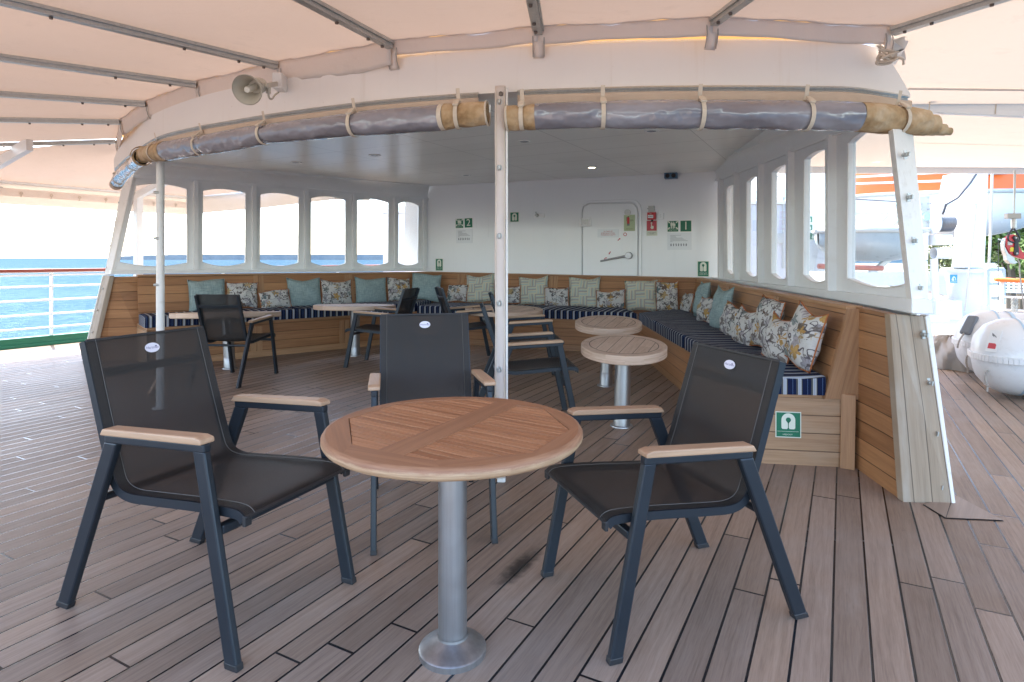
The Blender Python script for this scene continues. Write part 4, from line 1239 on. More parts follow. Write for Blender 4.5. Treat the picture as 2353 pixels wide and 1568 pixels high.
for k, (a, b, d) in ends.items():
    mb = MB(); pts = [a.lerp(b, s) + UP * (droop(s) - .02) for s in [i / 14 for i in range(15)]]
    for p0, p1 in zip(pts, pts[1:]):
        mb.bar(p0, p1, .042, .034)
        sd = (p1 - p0).cross(UP).normalized()
        mb.bar(p0 + sd * .027 + UP * .014, p1 + sd * .027 + UP * .014, .010, .018); mb.bar(p0 - sd * .027 + UP * .014, p1 - sd * .027 + UP * .014, .010, .018)
    bm_o = mb.build('beam', 'galv', AWN)
    for s in (.02, .06, .14, .3, .45):
        p = a.lerp(b, s) + UP * (droop(s) - .036) + d.cross(UP) * .01
        mb = MB(); mb.lathe([(0, -.012), (.009, -.012), (.010, 0)], p, UP, 6); mb.build('bolt', 'bolt', bm_o)
order = [7, 6, 5, 4, 3, 2, 1, 8, 9]
def canvas_panel(A, B, sag, part='canvas_panel', m='canvas'):
    (a0, a1), (b0, b1) = A, B
    mb = MB()
    def fn(s, w):
        p = a0.lerp(a1, s).lerp(b0.lerp(b1, s), w)
        e = math.sin(w * math.pi)
        ripple = .006 * math.sin(w * 11 + a0.x * 3) * math.exp(-s * 9) * math.sin(w * math.pi) + .003 * math.sin(w * 33 + s * 4 + a0.y) * math.exp(-s * 14)
        z = AZ + droop(s) + .012 - sag * e * (min(1.0, .15 + s * 4.0)) * (1 - .3 * s) + ripple
        # turn down into the valance near the roof edge
        return V((p.x, p.y, z))
    mb.grid(fn, 40, 14)
    return mb.build(part, m, AWN, smooth=True)
for i, j in zip(order, order[1:]):
    canvas_panel(ends[i][:2], ends[j][:2], .045)
# valances (hanging edge of each panel) and the canvas straps at the beam ends
low_top = {}
for i, j in zip(order, order[1:]):
    a, b = ends[i][0], ends[j][0]
    drop = .15 if i in (7, 6, 5, 4, 3) else {2: .098, 1: .104, 8: .108}[i]
    mb = MB()
    def fn(w, h):
        p = a.lerp(b, w); e = math.sin(w * math.pi)
        z = AZ + .014 - .006 * e
        n_ = V((0, 1, 0))
        wv = .006 * math.sin(w * 9 + a.x * 7) + .003 * math.sin(w * 23 + a.y)
        dr = drop * (.93 + .05 * math.sin(w * 7 + i))
        if i in (1, 2, 8): dr = drop * (.80 + .045 * math.sin(w * 6 + i * 2) + .05 * abs(2 * w - 1) ** 3)
        return V((p.x, p.y + .03 * h + wv * h, z - dr * h))
    mb.grid(fn, 26, 5); mb.build('valance', 'flap', AWN, smooth=True, solid=.003)
for k, (a, b, d) in ends.items():
    mb = MB(); sd = d.cross(UP).normalized()
    def fn(w, h):
        c = a - d * (.03 + .015 * h) + V((0, .01, 0)) - UP * (.0 + .145 * h) + d * .02 * math.sin(h * 3)
        return c + sd * ((w - .5) * .062)
    mb.grid(fn, 2, 6); mb.build('corner_strap', 'flap', AWN, smooth=True, solid=.004)
    for s in (-1, 1):
        mb = MB(); mb.tube([a - d * (.022 + .015 * h) - UP * (.14 * h) + sd * (s * .031) + V((0, .008, 0)) + d * .02 * math.sin(h * 3) for h in (0, .25, .5, .75, 1)], .003, 6); mb.build('bound_edge', 'tarp', AWN, smooth=True)
mb = MB(); kc = P(2040, 128, 3.30); rk = random.Random(5)
for q_ in range(4):
    mb.tube(bez([kc + V((rk.uniform(-.05, .05), rk.uniform(-.03, .03), rk.uniform(-.035, .03))) for _ in range(6)], 5), .0075, 6)
mb.tube(bez([kc + V((-.05, 0, .05)), kc, kc + V((.07, -.01, -.02)), kc + V((.085, 0, -.05))], 5), .006, 6)
mb.build('lashing_knot', 'rope', AWN, smooth=True)
mb = MB()
mb.prism([P(2022, 96, 3.40), P(2072, 78, 3.46), P(2082, 136, 3.58), P(2060, 134, 3.52)], V((.01, .02, 0))); mb.build('end_flap', 'flap', AWN)
# lacing rail seen in the gap above the fascia
mb = MB(); mb.tube([p + V((0, .10, .285)) for p in low[24:64]], .014, 8); mb.build('lacing_rail', 'white', AWN, smooth=True)
# amber glowing canvas behind the gap, shaped to block sun leaking over the roof
mb = MB(); lp_ = [ends[k][0] for k in order]
def fn(a, b):
    i = a * (len(lp_) - 1); k = min(int(i), len(lp_) - 2); p = lp_[k].lerp(lp_[k + 1], i - k)
    c = V((-.3, 6.6, 0)); d = (c - p); d.z = 0; d.normalize()
    p = p + d * (-.01 + .8 * b)
    return V((p.x, p.y, AZ + .03 - .03 * b + .004 * math.sin(a * 70)))
mb.grid(fn, 64, 6); mb.build('roof_lap', m_canvas('sunlit_lap', (.66, .46, .26), (.75, .42, .14), .16), AWN, smooth=True)

# --- port side sheet, from the last beam forward to the corner
a7, b7, d7 = ends[7]
EH = 2.245
corner = P(440, 440, 10.2)
rc = port(2.55); ra = port(-7.5)
mb = MB()
inn = [a7, zz(LW.xy(300, -.25), AZ - .03), zz(LW.xy(520, -.25), AZ - .05), zz(LW.xy(770, -.25), AZ - .06)]
out_ = [b7 + UP * droop(1), zz(port(.1), EH), zz(port(1.4), EH), zz(rc, EH)]
for i in range(3):
    def fn(s, w): 
        p = inn[i].lerp(inn[i + 1], w).lerp(out_[i].lerp(out_[i + 1], w), s)
        return p - UP * (.03 * math.sin(s * math.pi))
    mb.grid(fn, 10, 4)
mb.build('canvas_panel', 'canvas', AWN, smooth=True, merge=True)
b6 = ends[6][1]
# outer edge: pipes, grommeted lacing strip and valance over the rail
edge = [port(t) for t in (-9, -6, -3, -1, 0, 1, 2, 2.55)]
front = [rc, zz(P(600, 0, 9.75), 0), zz(LW.xy(770, -.2), 0), zz(LW.xy(850, -.2), 0)]
fr_h = [0, .06, .13, .15]
mb = MB()
mb.tube([zz(p, EH - .01) for p in edge], .022, 8); mb.tube([zz(p, EH - .115) for p in edge], .024, 8)
mb.tube([zz(p, EH - .01 + h) for p, h in zip(front, fr_h)], .022, 8)
mb.build('edge_pipe', 'white', AWN, smooth=True)
def ribbon(pts, zs, z0, z1, out, wob=.006):
    mb = MB()
    for (p, q), (h0, h1) in zip(zip(pts, pts[1:]), zip(zs, zs[1:])):
        n_ = max(2, int((q - p).length * 5))
        def fn(a, b):
            c = p.lerp(q, a); h = h0 + (h1 - h0) * a
            return V((c.x, c.y + wob * math.sin(c.x * 17 + c.y * 11) * b, z0 + h + (z1 - z0) * b)) + out * b
        mb.grid(fn, n_, 3)
    return mb
Z8 = [0] * 8
ribbon(edge, Z8, EH, EH - .31, V((0, 0, 0))).build('valance', 'canvas_pale', AWN, smooth=True)
ribbon([p - V((rail_d.y, -rail_d.x, 0)) * -.05 for p in edge], Z8, EH - .10, EH - .20, V((0, 0, 0))).build('lacing_strip', 'flap', AWN, smooth=True)
ribbon(front, fr_h, EH, EH - .29, V((0, 0, 0))).build('valance', 'canvas_pale', AWN, smooth=True)
mb = MB()
for k in range(26):
    p = zz(port(-6 + k * .345), EH - .155) + V((rail_d.y, -rail_d.x, 0)) * .06
    e1, e2 = rail_d * .016, UP * .016
    mb.tube([p + e1 * math.cos(a) + e2 * math.sin(a) for a in [i * math.pi / 5 for i in range(11)]], .005, 5, cap=False)
    mb.tube([p, p - UP * .04, p + V((rail_d.y, -rail_d.x, 0)) * -.03 - UP * .045], .004, 5)
mb.build('lacing', 'rope', AWN)
p = zz(port(-.08), EH - .115) + V((rail_d.y, -rail_d.x, 0)) * .03
mb = MB(); mb.box(p, rail_d * .10, V((rail_d.y, -rail_d.x, 0)) * .01, UP * .03); mb.build('pipe_clamp', 'galv', AWN, bevel=.005)
# supports on the port side
def awn_post(p, zt, label, grp=None):
    t = thing('awning_post', label, 'post', zz(p, 0), grp)
    mb = MB(); mb.bar(zz(p, 0), zz(p, zt), .10, .10, AX); mb.build('post', 'white', t, bevel=.006)
    return t
pw = port(1.67, .12)
tp = awn_post(pw, EH - .05, 'square white awning post at the ship\'s rail, seen through the first port window')
mb = MB(); q = zz(LW.xy(430, -.3), AZ - .10); mb.bar(zz(pw, EH - .06), q, .07, .11); mb.build('arm', 'white', tp)
pw2 = port(-2.6, .12)
tp = awn_post(pw2, EH - .05, 'square white awning post at the rail off the left edge')
mb = MB(); mb.bar(P(-70, 414, 7.6), P(68, 332, 6.4), .06, .13); mb.build('arm', 'white', tp)

# --- starboard sheet
a9, b9, d9 = ends[9]
FRONT_Y = 7.9
s0 = a9; s1 = zz(RU.xy(2085, -.3), AZ - .02)
rows = [(a9, b9), (V((2.12, 4.25, AZ - .03)), V((8.3, 3.8, AZ - .24))), (V((2.40, 6.3, AZ - .02)), V((9.0, 6.25, AZ - .22))), (V((2.75, 8.8, AZ + .06)), V((10.2, 8.75, AZ + .02)))]
for (p0, p1), (q0, q1) in zip(rows, rows[1:]):
    mb = MB()
    def fn(s, w):
        p = p0.lerp(p1, s).lerp(q0.lerp(q1, s), w)
        return p + UP * (.012 - .04 * math.sin(w * math.pi))
    mb.grid(fn, 16, 10); mb.build('canvas_panel', 'canvas_pale', AWN, smooth=True)
def hbar(u0, v0, u1, v1, y0, y1, h, w, part, m):
    mb = MB(); mb.bar(P(u0, v0, y0), P(u1, v1, y1), w, h); return mb.build(part, m, AWN, bevel=.004)
hbar(2086, 204.5, 2460, 208.5, 4.25, 4.25, .012, .02, 'panel_seam', 'flap')
hbar(2000, 236, 3300, 292, 4.76, 4.21, .125, .05, 'cross_beam', 'white')
for u in (2137, 2290):
    mb = MB(); mb.lathe([(0, -.012), (.02, -.010), (.022, 0)], P(u, 227 + (u - 2137) * .03, 4.62), UP, 10); mb.build('bolt', 'bolt', AWN, smooth=True)
    mb = MB(); mb.tube([P(u, 228, 4.6), P(u - 3, 262, 4.6)], .004, 5); mb.build('lacing', 'rope', AWN)
hbar(2100, 325, 2460, 328, 6.3, 6.3, .018, .02, 'panel_seam', m_plain('amber_seam', (.75, .38, .08), .7))
hbar(1690, 355.5, 2460, 358, 8.8, 8.8, .04, .05, 'end_beam', 'galv')
hbar(1690, 389, 2460, 391.5, 8.8, 8.8, .11, .06, 'end_beam', 'white')
mb = MB(); mb.prism([P(1690, 360, 8.83), P(2460, 362, 8.83), P(2460, 386, 8.83), P(1690, 384, 8.83)], V((0, .004, 0))); mb.build('valance', 'flap', AWN)
for u in (2145, 2192, 2238, 2290, 2340):
    mb = MB(); p = P(u, 372, 8.75); mb.lathe([(0, .02), (.02, .016), (.026, 0)], p, (0, -1, 0), 10); mb.tube([p, p - UP * .05], .005, 5); mb.build('lacing', 'bolt', AWN, smooth=True)
mb = MB(); mb.prism([P(2282, 356, 8.74), P(2292, 356, 8.74), P(2290, 384, 8.74), P(2284, 384, 8.74)], V((0, .03, 0))); mb.build('bracket', 'white', AWN)

# ------------------------------------------------------------------ loudspeaker
c = P(567, 207, 3.30); hd = (P(625, 186, 3.62) - c).normalized()
t = thing('horn_loudspeaker', 'beige horn loudspeaker on a bracket, fixed to the curved roof beam', 'loudspeaker', c)
mb = MB(); r0 = 34 / F * 3.3
prof = [(r0 * 1.0, -.0), (r0 * 1.03, .004), (r0 * .99, .012), (r0 * .80, .035), (r0 * .62, .07), (r0 * .52, .10), (r0 * .50, .115), (r0 * .56, .116), (r0 * .56, .165), (r0 * .50, .185), (r0 * .2, .19), (0, .19)]
mb.lathe(prof, c, hd, 36)
mb.build('bell', 'horn', t, smooth=True)
mb = MB(); mb.lathe([(r0 * .98, .004), (r0 * .76, .035), (r0 * .56, .075), (r0 * .44, .11), (0, .112)], c, hd, 36); mb.build('bell_inside', 'horn', t, smooth=True)
mb = MB(); mb.lathe([(0, -.0), (r0 * .19, .002), (r0 * .23, .012), (r0 * .25, .10)], c, hd, 20); mb.build('reflex_cone', m_plain('cream_plastic', (.66, .63, .55), .4), t, smooth=True)
sd = hd.cross(UP).normalized()
if sd.y > 0: sd = -sd
a = c + hd * .14 + sd * (r0 * .58)
mb = MB(); mb.bar(a, P(637, 193, 3.80), .008, .03); mb.lathe([(0, .012), (.014, .010), (.014, 0)], a, sd, 10); mb.build('bracket', 'horn', t, bevel=.002)
mb = MB(); mb.box(P(643, 190, 3.86), (.03, 0, 0), (0, .05, 0), (0, 0, .05)); mb.build('base_plate', 'dirty_white', t, bevel=.006)
mb = MB(); mb.tube(bez([P(617, 212, 3.5), P(618, 224, 3.52), P(625, 228, 3.6), P(632, 218, 3.72), P(640, 213, 3.85)], 6), .006, 8); mb.lathe([(0, 0), (.014, .0), (.014, .035), (0, .035)], P(617, 215, 3.5), UP, 10); mb.build('cable', 'horn', t, smooth=True)

# ------------------------------------------------------------------ port railing
rt = thing('ship_railing', 'white ship\'s railing with a red varnished handrail above the blue sea', 'railing', zz(port(0), 0))
mb = MB(); mb.bar(zz(port(-12, -.10), 1.045), zz(port(9, -.10), 1.045), .10, .045); mb.build('handrail', 'red_wood', rt, bevel=.012)
mb = MB(); mb.bar(zz(port(-12, -.10), 1.015), zz(port(9, -.10), 1.015), .06, .012); mb.build('rail_flat', 'white', rt)
for z in (.90, .74, .547, .35, .16):
    mb = MB(); mb.tube([zz(port(-12, -.10), z + .08), zz(port(9, -.10), z + .08)], .014, 8); mb.build('rail', 'white', rt, smooth=True)
for tt in (-7.2, -4.6, -2.0, .61, 3.2, 5.8, 8.4):
    mb = MB(); mb.bar(zz(port(tt, -.10), .0), zz(port(tt, -.10), 1.02), .02, .075, V((rail_d.y, -rail_d.x, 0))); mb.build('stanchion', 'white', rt, bevel=.003)

# ------------------------------------------------------------------ armchairs (built once at the origin, facing +Y)
def make_chair(label):
    t = thing('armchair', label, 'chair', (0, 0, 0), 'black mesh armchairs with teak armrests')
    def q(y0, z0, y1, z1, w, x, th=.026, part='leg', cutbottom=True):
        d = V((0, y1 - y0, z1 - z0)).normalized(); n_ = V((0, -d.z, d.y))
        a, b = V((x - th / 2, y0, z0)), V((x - th / 2, y1, z1))
        if cutbottom:
            k = w / 2 / max(abs(n_.y), .3)
            pts = [a + V((0, -k, 0)), a + V((0, k, 0)), b + V((0, k, 0)), b + V((0, -k, 0))]
        else: pts = [a - n_ * w / 2, a + n_ * w / 2, b + n_ * w / 2, b - n_ * w / 2]
        mb = MB(); mb.prism(pts, V((th, 0, 0))); return mb
    for s in (-1, 1):
        x = s * .262
        lg = q(.375, .0, .248, .612, .046, x).build('leg', 'chair', t, bevel=.006)
        mb = MB(); mb.prism([V((x - .0138, .3513, 0)), V((x - .0138, .3993, 0)), V((x - .0138, .3956, .02)), V((x - .0138, .3476, .02))], V((.0276, 0, 0))); mb.build('foot_cap', 'black', lg, bevel=.003)
        lg = q(-.375, .0, -.132, .588, .054, x).build('leg', 'chair', t, bevel=.006)
        mb = MB(); mb.prism([V((x - .0138, -.4055, 0)), V((x - .0138, -.3445, 0)), V((x - .0138, -.3362, .02)), V((x - .0138, -.3972, .02))], V((.0276, 0, 0))); mb.build('foot_cap', 'black', lg, bevel=.003)
        mb = MB(); mb.bar((x, -.158, .597), (x, .272, .620), .028, .026, UP); mb.build('arm_rail', 'chair', t, bevel=.005)
        mb = MB()
        pr = [(-.165, .6105), (-.150, .6335), (.246, .6550), (.272, .6490), (.274, .6335)]
        mb.prism([V((x - .027, a, b)) for a, b in pr], V((.054, 0, 0)))
        for f in mb.bm.faces:
            for l in f.loops: l[mb.uv].uv = (l.vert.co.y, l.vert.co.x + l.vert.co.z)
        mb.build('armrest', 'teak_arm', t, bevel=.005)
    path = bez([(0, .385, .418), (0, .350, .434), (0, .2, .428), (0, .0, .412), (0, -.10, .408), (0, -.158, .432), (0, -.190, .50), (0, -.245, .66), (0, -.322, .895)], 6)
    nr = []
    for i, p in enumerate(path):
        d = (path[min(i + 1, len(path) - 1)] - path[max(i - 1, 0)]).normalized()
        nr.append(V((0, d.z, -d.y)) if False else V((0, -d.z, d.y)) * -1)
    # normals point to the sitter
    nr = [n_ if (n_.z > 0 or n_.y > 0) else -n_ for n_ in nr]
    for s in (-1, 1):
        mb = MB()
        for k in range(len(path) - 1):
            a, b = path[k], path[k + 1]; na, nb = nr[k], nr[k + 1]
            x0, x1 = V((s * .216, 0, 0)), V((s * .240, 0, 0))
            r0 = [a + x0 + na * .012, a + x1 + na * .012, a + x1 - na * .016, a + x0 - na * .016]
            r1 = [b + x0 + nb * .012, b + x1 + nb * .012, b + x1 - nb * .016, b + x0 - nb * .016]
            for h in range(4): mb.face([r0[h], r1[h], r1[(h + 1) % 4], r0[(h + 1) % 4]])
            if k == 0: mb.face(r0)
            if k == len(path) - 2: mb.face(r1[::-1])
        mb.build('side_rail', 'chair', t, merge=True, smooth=True, angle=50)
        mb = MB(); p = path[0]; mb.box(p + V((s * .228, .004, -.002)), (.0135, 0, 0), (0, .006, 0), (0, 0, .016)); mb.build('end_cap', 'black', t, bevel=.003)
    mb = MB(); acc = [0]
    for a, b in zip(path, path[1:]): acc.append(acc[-1] + (b - a).length)
    ns = 10
    def fn(a, b):
        i = a * (len(path) - 1); k = min(int(i + 1e-6), len(path) - 2)
        p = path[k].lerp(path[k + 1], i - k); n_ = nr[k].lerp(nr[k + 1], i - k)
        x = (b - .5) * .472
        return p + V((x, 0, 0)) + n_ * (.0135 - .012 * math.sin(b * math.pi) * (.6 + .4 * math.sin(a * math.pi)))
    def uvs(a, b):
        i = a * (len(path) - 1); k = min(int(i + 1e-6), len(path) - 2)
        return ((b - .5) * .472, acc[k] + (acc[k + 1] - acc[k]) * (i - k))
    mb.grid(fn, len(path) - 1, ns, uvs)
    sl = mb.build('mesh_sling', 'sling', t, smooth=True, angle=80)
    for e in (0, -1):      # stitched hems
        p, n_ = path[e], nr[e]; mb = MB()
        for h in (.0,):
            mb.bar(p + V((-.236, 0, 0)) + n_ * .012, p + V((.236, 0, 0)) + n_ * .012, .010, .007, n_)
        mb.build('hem', 'black', sl, bevel=.002)
    mb = MB()
    for s in (-1, 1):
        pts = [path[k] + nr[k] * .0155 + V((s * .204, 0, 0)) for k in range(1, len(path))]
        mb.tube(pts, .0012, 4)
    mb.build('stitching', m_stitch, sl)
    # curved brace behind the head, cross bars below the seat
    k = len(path) - 4; p = path[k]; n_ = nr[k]
    mb = MB(); pts = [p + V((x, 0, 0)) - n_ * (.006 + .018 * (1 - (x / .22) ** 2)) for x in [i / 8 * .22 for i in range(-8, 9)]]
    up = (path[k + 1] - path[k]).normalized()
    for a, b in zip(pts, pts[1:]): mb.bar(a, b, .012, .030, up)
    mb.build('back_brace', 'chair', t, bevel=.002)
    mb = MB(); mb.bar((-.25, .306, .382), (.25, .306, .382), .03, .026); mb.build('cross_bar', 'chair', t, bevel=.004)
    mb = MB(); mb.tube([(-.25, -.214, .388), (.25, -.214, .388)], .013, 10); mb.build('cross_bar', 'chair', t, smooth=True)
    # oval maker's badge
    k = len(path) - 3; f = .35; p = path[k].lerp(path[k + 1], f); n_ = nr[k]; up = (path[k + 1] - path[k]).normalized()
    dk = .0085
    c = p + n_ * dk
    mb = MB(); ring = [c + V((1, 0, 0)) * (math.cos(a) * .029) + up * (math.sin(a) * .018) for a in [i * math.pi / 16 for i in range(32)]]
    mb.prism(ring, n_ * .002); bd = mb.build('badge', 'violet', t)
    tm = text_mb('Hartman', .0098, (c + n_ * .0026, V((-1, 0, 0)), up, n_)); tm.build('badge_lettering', 'badge_ink', bd)
    mb = MB(); mb.prism([c + n_ * .0026 + V((-1, 0, 0)) * x + up * y for x, y in ((.010, .006), (.017, .007), (.019, .003), (.012, .002))], n_ * .0003); mb.build('badge_mark', 'badge_ink', bd)
    return t
m_stitch = m_plain('pale_stitching', (.12, .11, .10), .8)
chair0 = make_chair('mesh armchair turned towards the round slatted table, at its left in front')
def place(o, x, y, f, sc, sx=1.0, sy=1.0, sz=1.0):
    o.location = (x, y, 0); o.rotation_euler = (0, 0, math.atan2(-f[0], f[1])); o.scale = (sc * sx, sc * sy, sc * sz)
place(chair0, -1.090, 2.214, (.915, -.403), 1.06, .95, 1.02, .975)
CH = [(.556, 2.206, (-.944, -.329), .965, 1.05, .98, 1.0, 'mesh armchair at the right of the round slatted table, angled towards it'),
      (-.40, 2.93, (.205, -.979), .985, .98, 1, 1.04, 'mesh armchair facing us straight on from behind the round slatted table'),
      (-2.77, 6.10, (.11, .994), .965, .97, 1, 1, 'mesh armchair seen from behind at the port table, by the white pole'),
      (-1.44, 6.94, (-.975, .22), .97, 1.0, 1, 1, 'mesh armchair in side view, facing left to the second port table'),
      (-.56, 7.24, (.955, .29), .97, 1.0, 1, 1, 'mesh armchair with its back to the corner pillow, facing the back table'),
      (.10, 6.05, (.995, .09), .97, 1.02, 1, 1, 'further of two mesh armchairs facing right behind the studded pole'),
      (.085, 4.61, (.996, .085), .965, .96, 1, 1, 'nearer of two mesh armchairs facing right behind the studded pole')]
for x, y, f, sc, sx, sy, sz, lab in CH:
    o = dup(chair0, None, None, lab); place(o, x, y, f, sc, sx, sy, sz)

# ------------------------------------------------------------------ the round slatted table
def m_edge():
    m, nt, b = mat('worn_table_edge'); n = N(nt); co = n.obj(); x, y, z = n.sep(co)
    u, v, _ = n.sep(n.uv())
    g = n.noise(n.comb(n.math('MULTIPLY', u, 9), n.math('MULTIPLY', z, 160), 0), 1, 5, .65)
    pale = n.ramp(g, [(.3, (.31, .175, .095)), (.55, (.47, .305, .18)), (.75, (.58, .415, .27))])
    dark = n.ramp(g, [(.3, (.25, .11, .055)), (.7, (.40, .21, .115))])
    seg = n.white(n.comb(n.math('FLOOR', n.math('DIVIDE', n.math('ADD', u, .13), .31)), 0, 3))
    k = n.math('ADD', n.math('ADD', n.math('MULTIPLY', n.math('SUBTRACT', z, TH - .013), 70.0), n.math('MULTIPLY', n.noise(n.comb(n.math('MULTIPLY', u, 26), n.math('MULTIPLY', z, 40), 2), 1, 4, .7), 1.1)), n.math('MULTIPLY', seg, .35))
    c = n.mix(n.smooth(k, .35, .95), pale, dark)
    n.put(b.inputs['Base Color'], c); b.inputs['Roughness'].default_value = .55
    n.put(b.inputs['Normal'], n.bump(g, .25, .002)); return m
tc = V((-.184, 1.887, 0)); TH = .703; RR = .396
t = thing('round_table', 'round reddish slatted teak table on a steel post, in the foreground', 'table', tc)
def c8(x, y): return (746.7 + x * .4871, 804.1 + y * .4871)
def c4b(x, y): return (746.7 + x * .2685, 631.8 + y * .2685)
def tp_(uv_, z=TH): return FL(uv_[0], uv_[1], z)
left = [tp_(c4b(202, 1230)), tp_(c4b(228, 1450)), tp_(c4b(455, 1497)), tp_(c4b(1465, 1085)), tp_(c4b(1290, 1060)), tp_(c4b(1130, 1064)), tp_(c4b(640, 1097))]
right = [tp_(c8(370, 497)), tp_(c8(520, 522)), tp_(c8(975, 487)), tp_(c8(1155, 375)), tp_(c8(1035, 278)), tp_(c8(905, 262))]
tcc = tp_((1044, 990)); ctr = V((tc.x + .005, tc.y, 0))
N_ = 72
circ = [zz(ctr, 0) + V((math.cos(a) * RR, math.sin(a) * RR, 0)) for a in [2 * math.pi * i / N_ for i in range(N_)]]
# solid ring with two openings: triangulated together
mb = MB(); tb = bmesh.new(); es = []
rin_ = [zz(ctr, TH) + (zz(p, TH) - zz(ctr, TH)) * .965 for p in circ]
for loop in (rin_, left, right):
    vs = [tb.verts.new(zz(p, TH)) for p in loop]; es += [tb.edges.new((vs[i], vs[(i + 1) % len(vs)])) for i in range(len(vs))]
bmesh.ops.triangle_fill(tb, use_beauty=True, use_dissolve=False, edges=es)
bard = (tp_(c8(860, 245)) - tp_(c8(350, 485))).normalized(); barn = V((-bard.y, bard.x, 0))
for f in tb.faces:
    cc = f.calc_center_median(); r = zz(cc, 0) - zz(ctr, 0)
    if abs(r.dot(barn)) < .07 and abs(r.dot(bard)) < .30: e1 = bard
    else:
        k = round((math.atan2(r.y, r.x) - .35) / (math.pi / 4)) * (math.pi / 4) + .35; e1 = V((-math.sin(k), math.cos(k), 0))
    e2 = V((-e1.y, e1.x, 0))
    mb.face([v.co.copy() for v in f.verts], [((v.co - tc).dot(e1), (v.co - tc).dot(e2) + math.atan2(e1.y, e1.x)) for v in f.verts])
tb.free()
for loop in (left, right):
    for i in range(len(loop)):
        a, b = loop[i], loop[(i + 1) % len(loop)]
        mb.face([a, b, b - UP * .02, a - UP * .02])
mb.build('rim', 'table_rim', t)
mb = MB(); mb.lathe([(RR * .965, TH), (RR * .985, TH - .0025), (RR, TH - .012), (RR, TH - .024), (RR * .985, TH - .033), (RR * .95, TH - .036), (0, TH - .036)], zz(ctr, 0), UP, N_)
for f in mb.bm.faces:
    for l in f.loops:
        r = l.vert.co - ctr; l[mb.uv].uv = (math.atan2(r.y, r.x) * RR, l.vert.co.z * .8 + .004 * math.sin(math.atan2(r.y, r.x) * 3))
mb.build('edge', m_edge(), t, smooth=True, angle=60)
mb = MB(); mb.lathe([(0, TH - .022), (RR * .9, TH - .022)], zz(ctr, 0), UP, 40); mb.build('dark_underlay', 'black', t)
def clip(poly, p, n_):
    out = []
    for i in range(len(poly)):
        a, b = poly[i], poly[(i + 1) % len(poly)]; da, db = (a - p).dot(n_), (b - p).dot(n_)
        if da >= 0: out.append(a)
        if da * db < 0: out.append(a + (b - a) * (da / (da - db)))
    return out
sl_d = V((barn.x, barn.y, 0)); sl_d = Matrix.Rotation(R(-7), 3, 'Z') @ sl_d; sl_n = V((-sl_d.y, sl_d.x, 0)); PW = .0285
for poly in (left, right):
    cen = sum(poly, V((0, 0, 0))) / len(poly)
    sh = [p + (cen - p).normalized() * .003 for p in poly]
    lo_, hi_ = min((p - cen).dot(sl_n) for p in sh), max((p - cen).dot(sl_n) for p in sh)
    k = 0; s = lo_
    while s < hi_:
        c_ = clip(clip(sh, cen + sl_n * (s + .0017), sl_n), cen + sl_n * min(s + PW - .0017, hi_), -sl_n)
        if len(c_) >= 3:
            mb = MB(); h = .0005 * math.sin(k * 2.3)
            mb.prism([p - UP * (.0012 + h) for p in c_], -UP * .016)
            for f in mb.bm.faces:
                for l in f.loops: l[mb.uv].uv = ((l.vert.co - cen).dot(sl_d), (l.vert.co - cen).dot(sl_n) + k * .7)
            mb.build('slat', 'slat', t, bevel=.0015)
        s += PW; k += 1
mb = MB(); mb.lathe([(.0445, .03), (.0445, .50), (.0445, TH - .037)], tc, UP, 40); mb.build('post', 'steel', t, smooth=True)
mb = MB(); mb.lathe([(.062, TH - .036), (.062, TH - .042), (.046, TH - .075), (.0445, TH - .075)], tc, UP, 24)
mb.build('bracket', 'steel', t, smooth=True)
mb = MB(); mb.lathe([(.046, .058), (.047, .05), (.075, .030), (.099, .022), (.104, .017), (.104, .0)], tc, UP, 48); mb.build('base_flange', 'steel', t, smooth=True, angle=35)

# ------------------------------------------------------------------ small round tables of the lounge
def lounge_table(u, v, D, zt, thick, tilt, label, pr=.058, shift=(0, 0)):
    p = FL(u, v)
    t = thing('lounge_table', label, 'table', p, 'pale round tables of the lounge')
    mb = MB(); k = D / 2
    # top: built in units of its radius so that the board pattern scales with it
    mb.lathe([(0, 0), (.985, 0), (1.0, -.012), (1.0, -thick / k + .015), (.985, -thick / k), (0, -thick / k)], (0, 0, 0), UP, 56)
    o = mb.build('tabletop', 'round', None, smooth=True, angle=30)
    o.parent = t; o.scale = (k, k, k); o.location = (shift[0], shift[1], zt); o.rotation_euler = (R(tilt[0]), R(tilt[1]), R(-24))
    ax = Matrix.Rotation(R(tilt[0] * .5), 3, 'X') @ (Matrix.Rotation(R(tilt[1] * .5), 3, 'Y') @ UP)
    mb = MB(); c = V((0, 0, 0)); tpv = V((shift[0], shift[1], zt - thick * .6))
    dv = tpv.normalized()
    mb.lathe([(pr, .12), (pr, tpv.length)], p, dv, 32); mb.build('post', 'steel', t, smooth=True)
    mb = MB(); mb.lathe([(pr * 1.06, .0), (pr * 1.06, .115), (pr * 1.0, .122)], p, dv, 32); mb.build('collar', 'steel', t, smooth=True)
    mb = MB(); mb.lathe([(pr * 1.42, 0), (pr * 1.42, .004), (pr * 1.38, .009), (pr * 1.05, .011)], p, UP, 32); mb.build('base_flange', 'steel', t, smooth=True)
    return t
lounge_table(1428, 979, .62, .588, .066, (6.3, 2.2), 'small pale round table nearest the starboard bench, ringed top fully visible', shift=(.02, .02))
lounge_table(1391.8, 886.4, .635, .607, .066, (5.6, 2.0), 'small pale round table just behind the nearer small one at starboard', shift=(.03, .03))
lounge_table(528, 846.5, 1.12, .620, .056, (-3.4, -2.2), 'large pale round table half hidden by the chair seen from behind', shift=(-.03, 0))
lounge_table(816, 817.6, 1.00, .632, .052, (-2.4, -.6), 'large pale round table in the middle of the port bench')
lounge_table(1158, 822, .95, .600, .056, (.5, 1.0), 'pale round table partly behind the studded pole at the back bench')

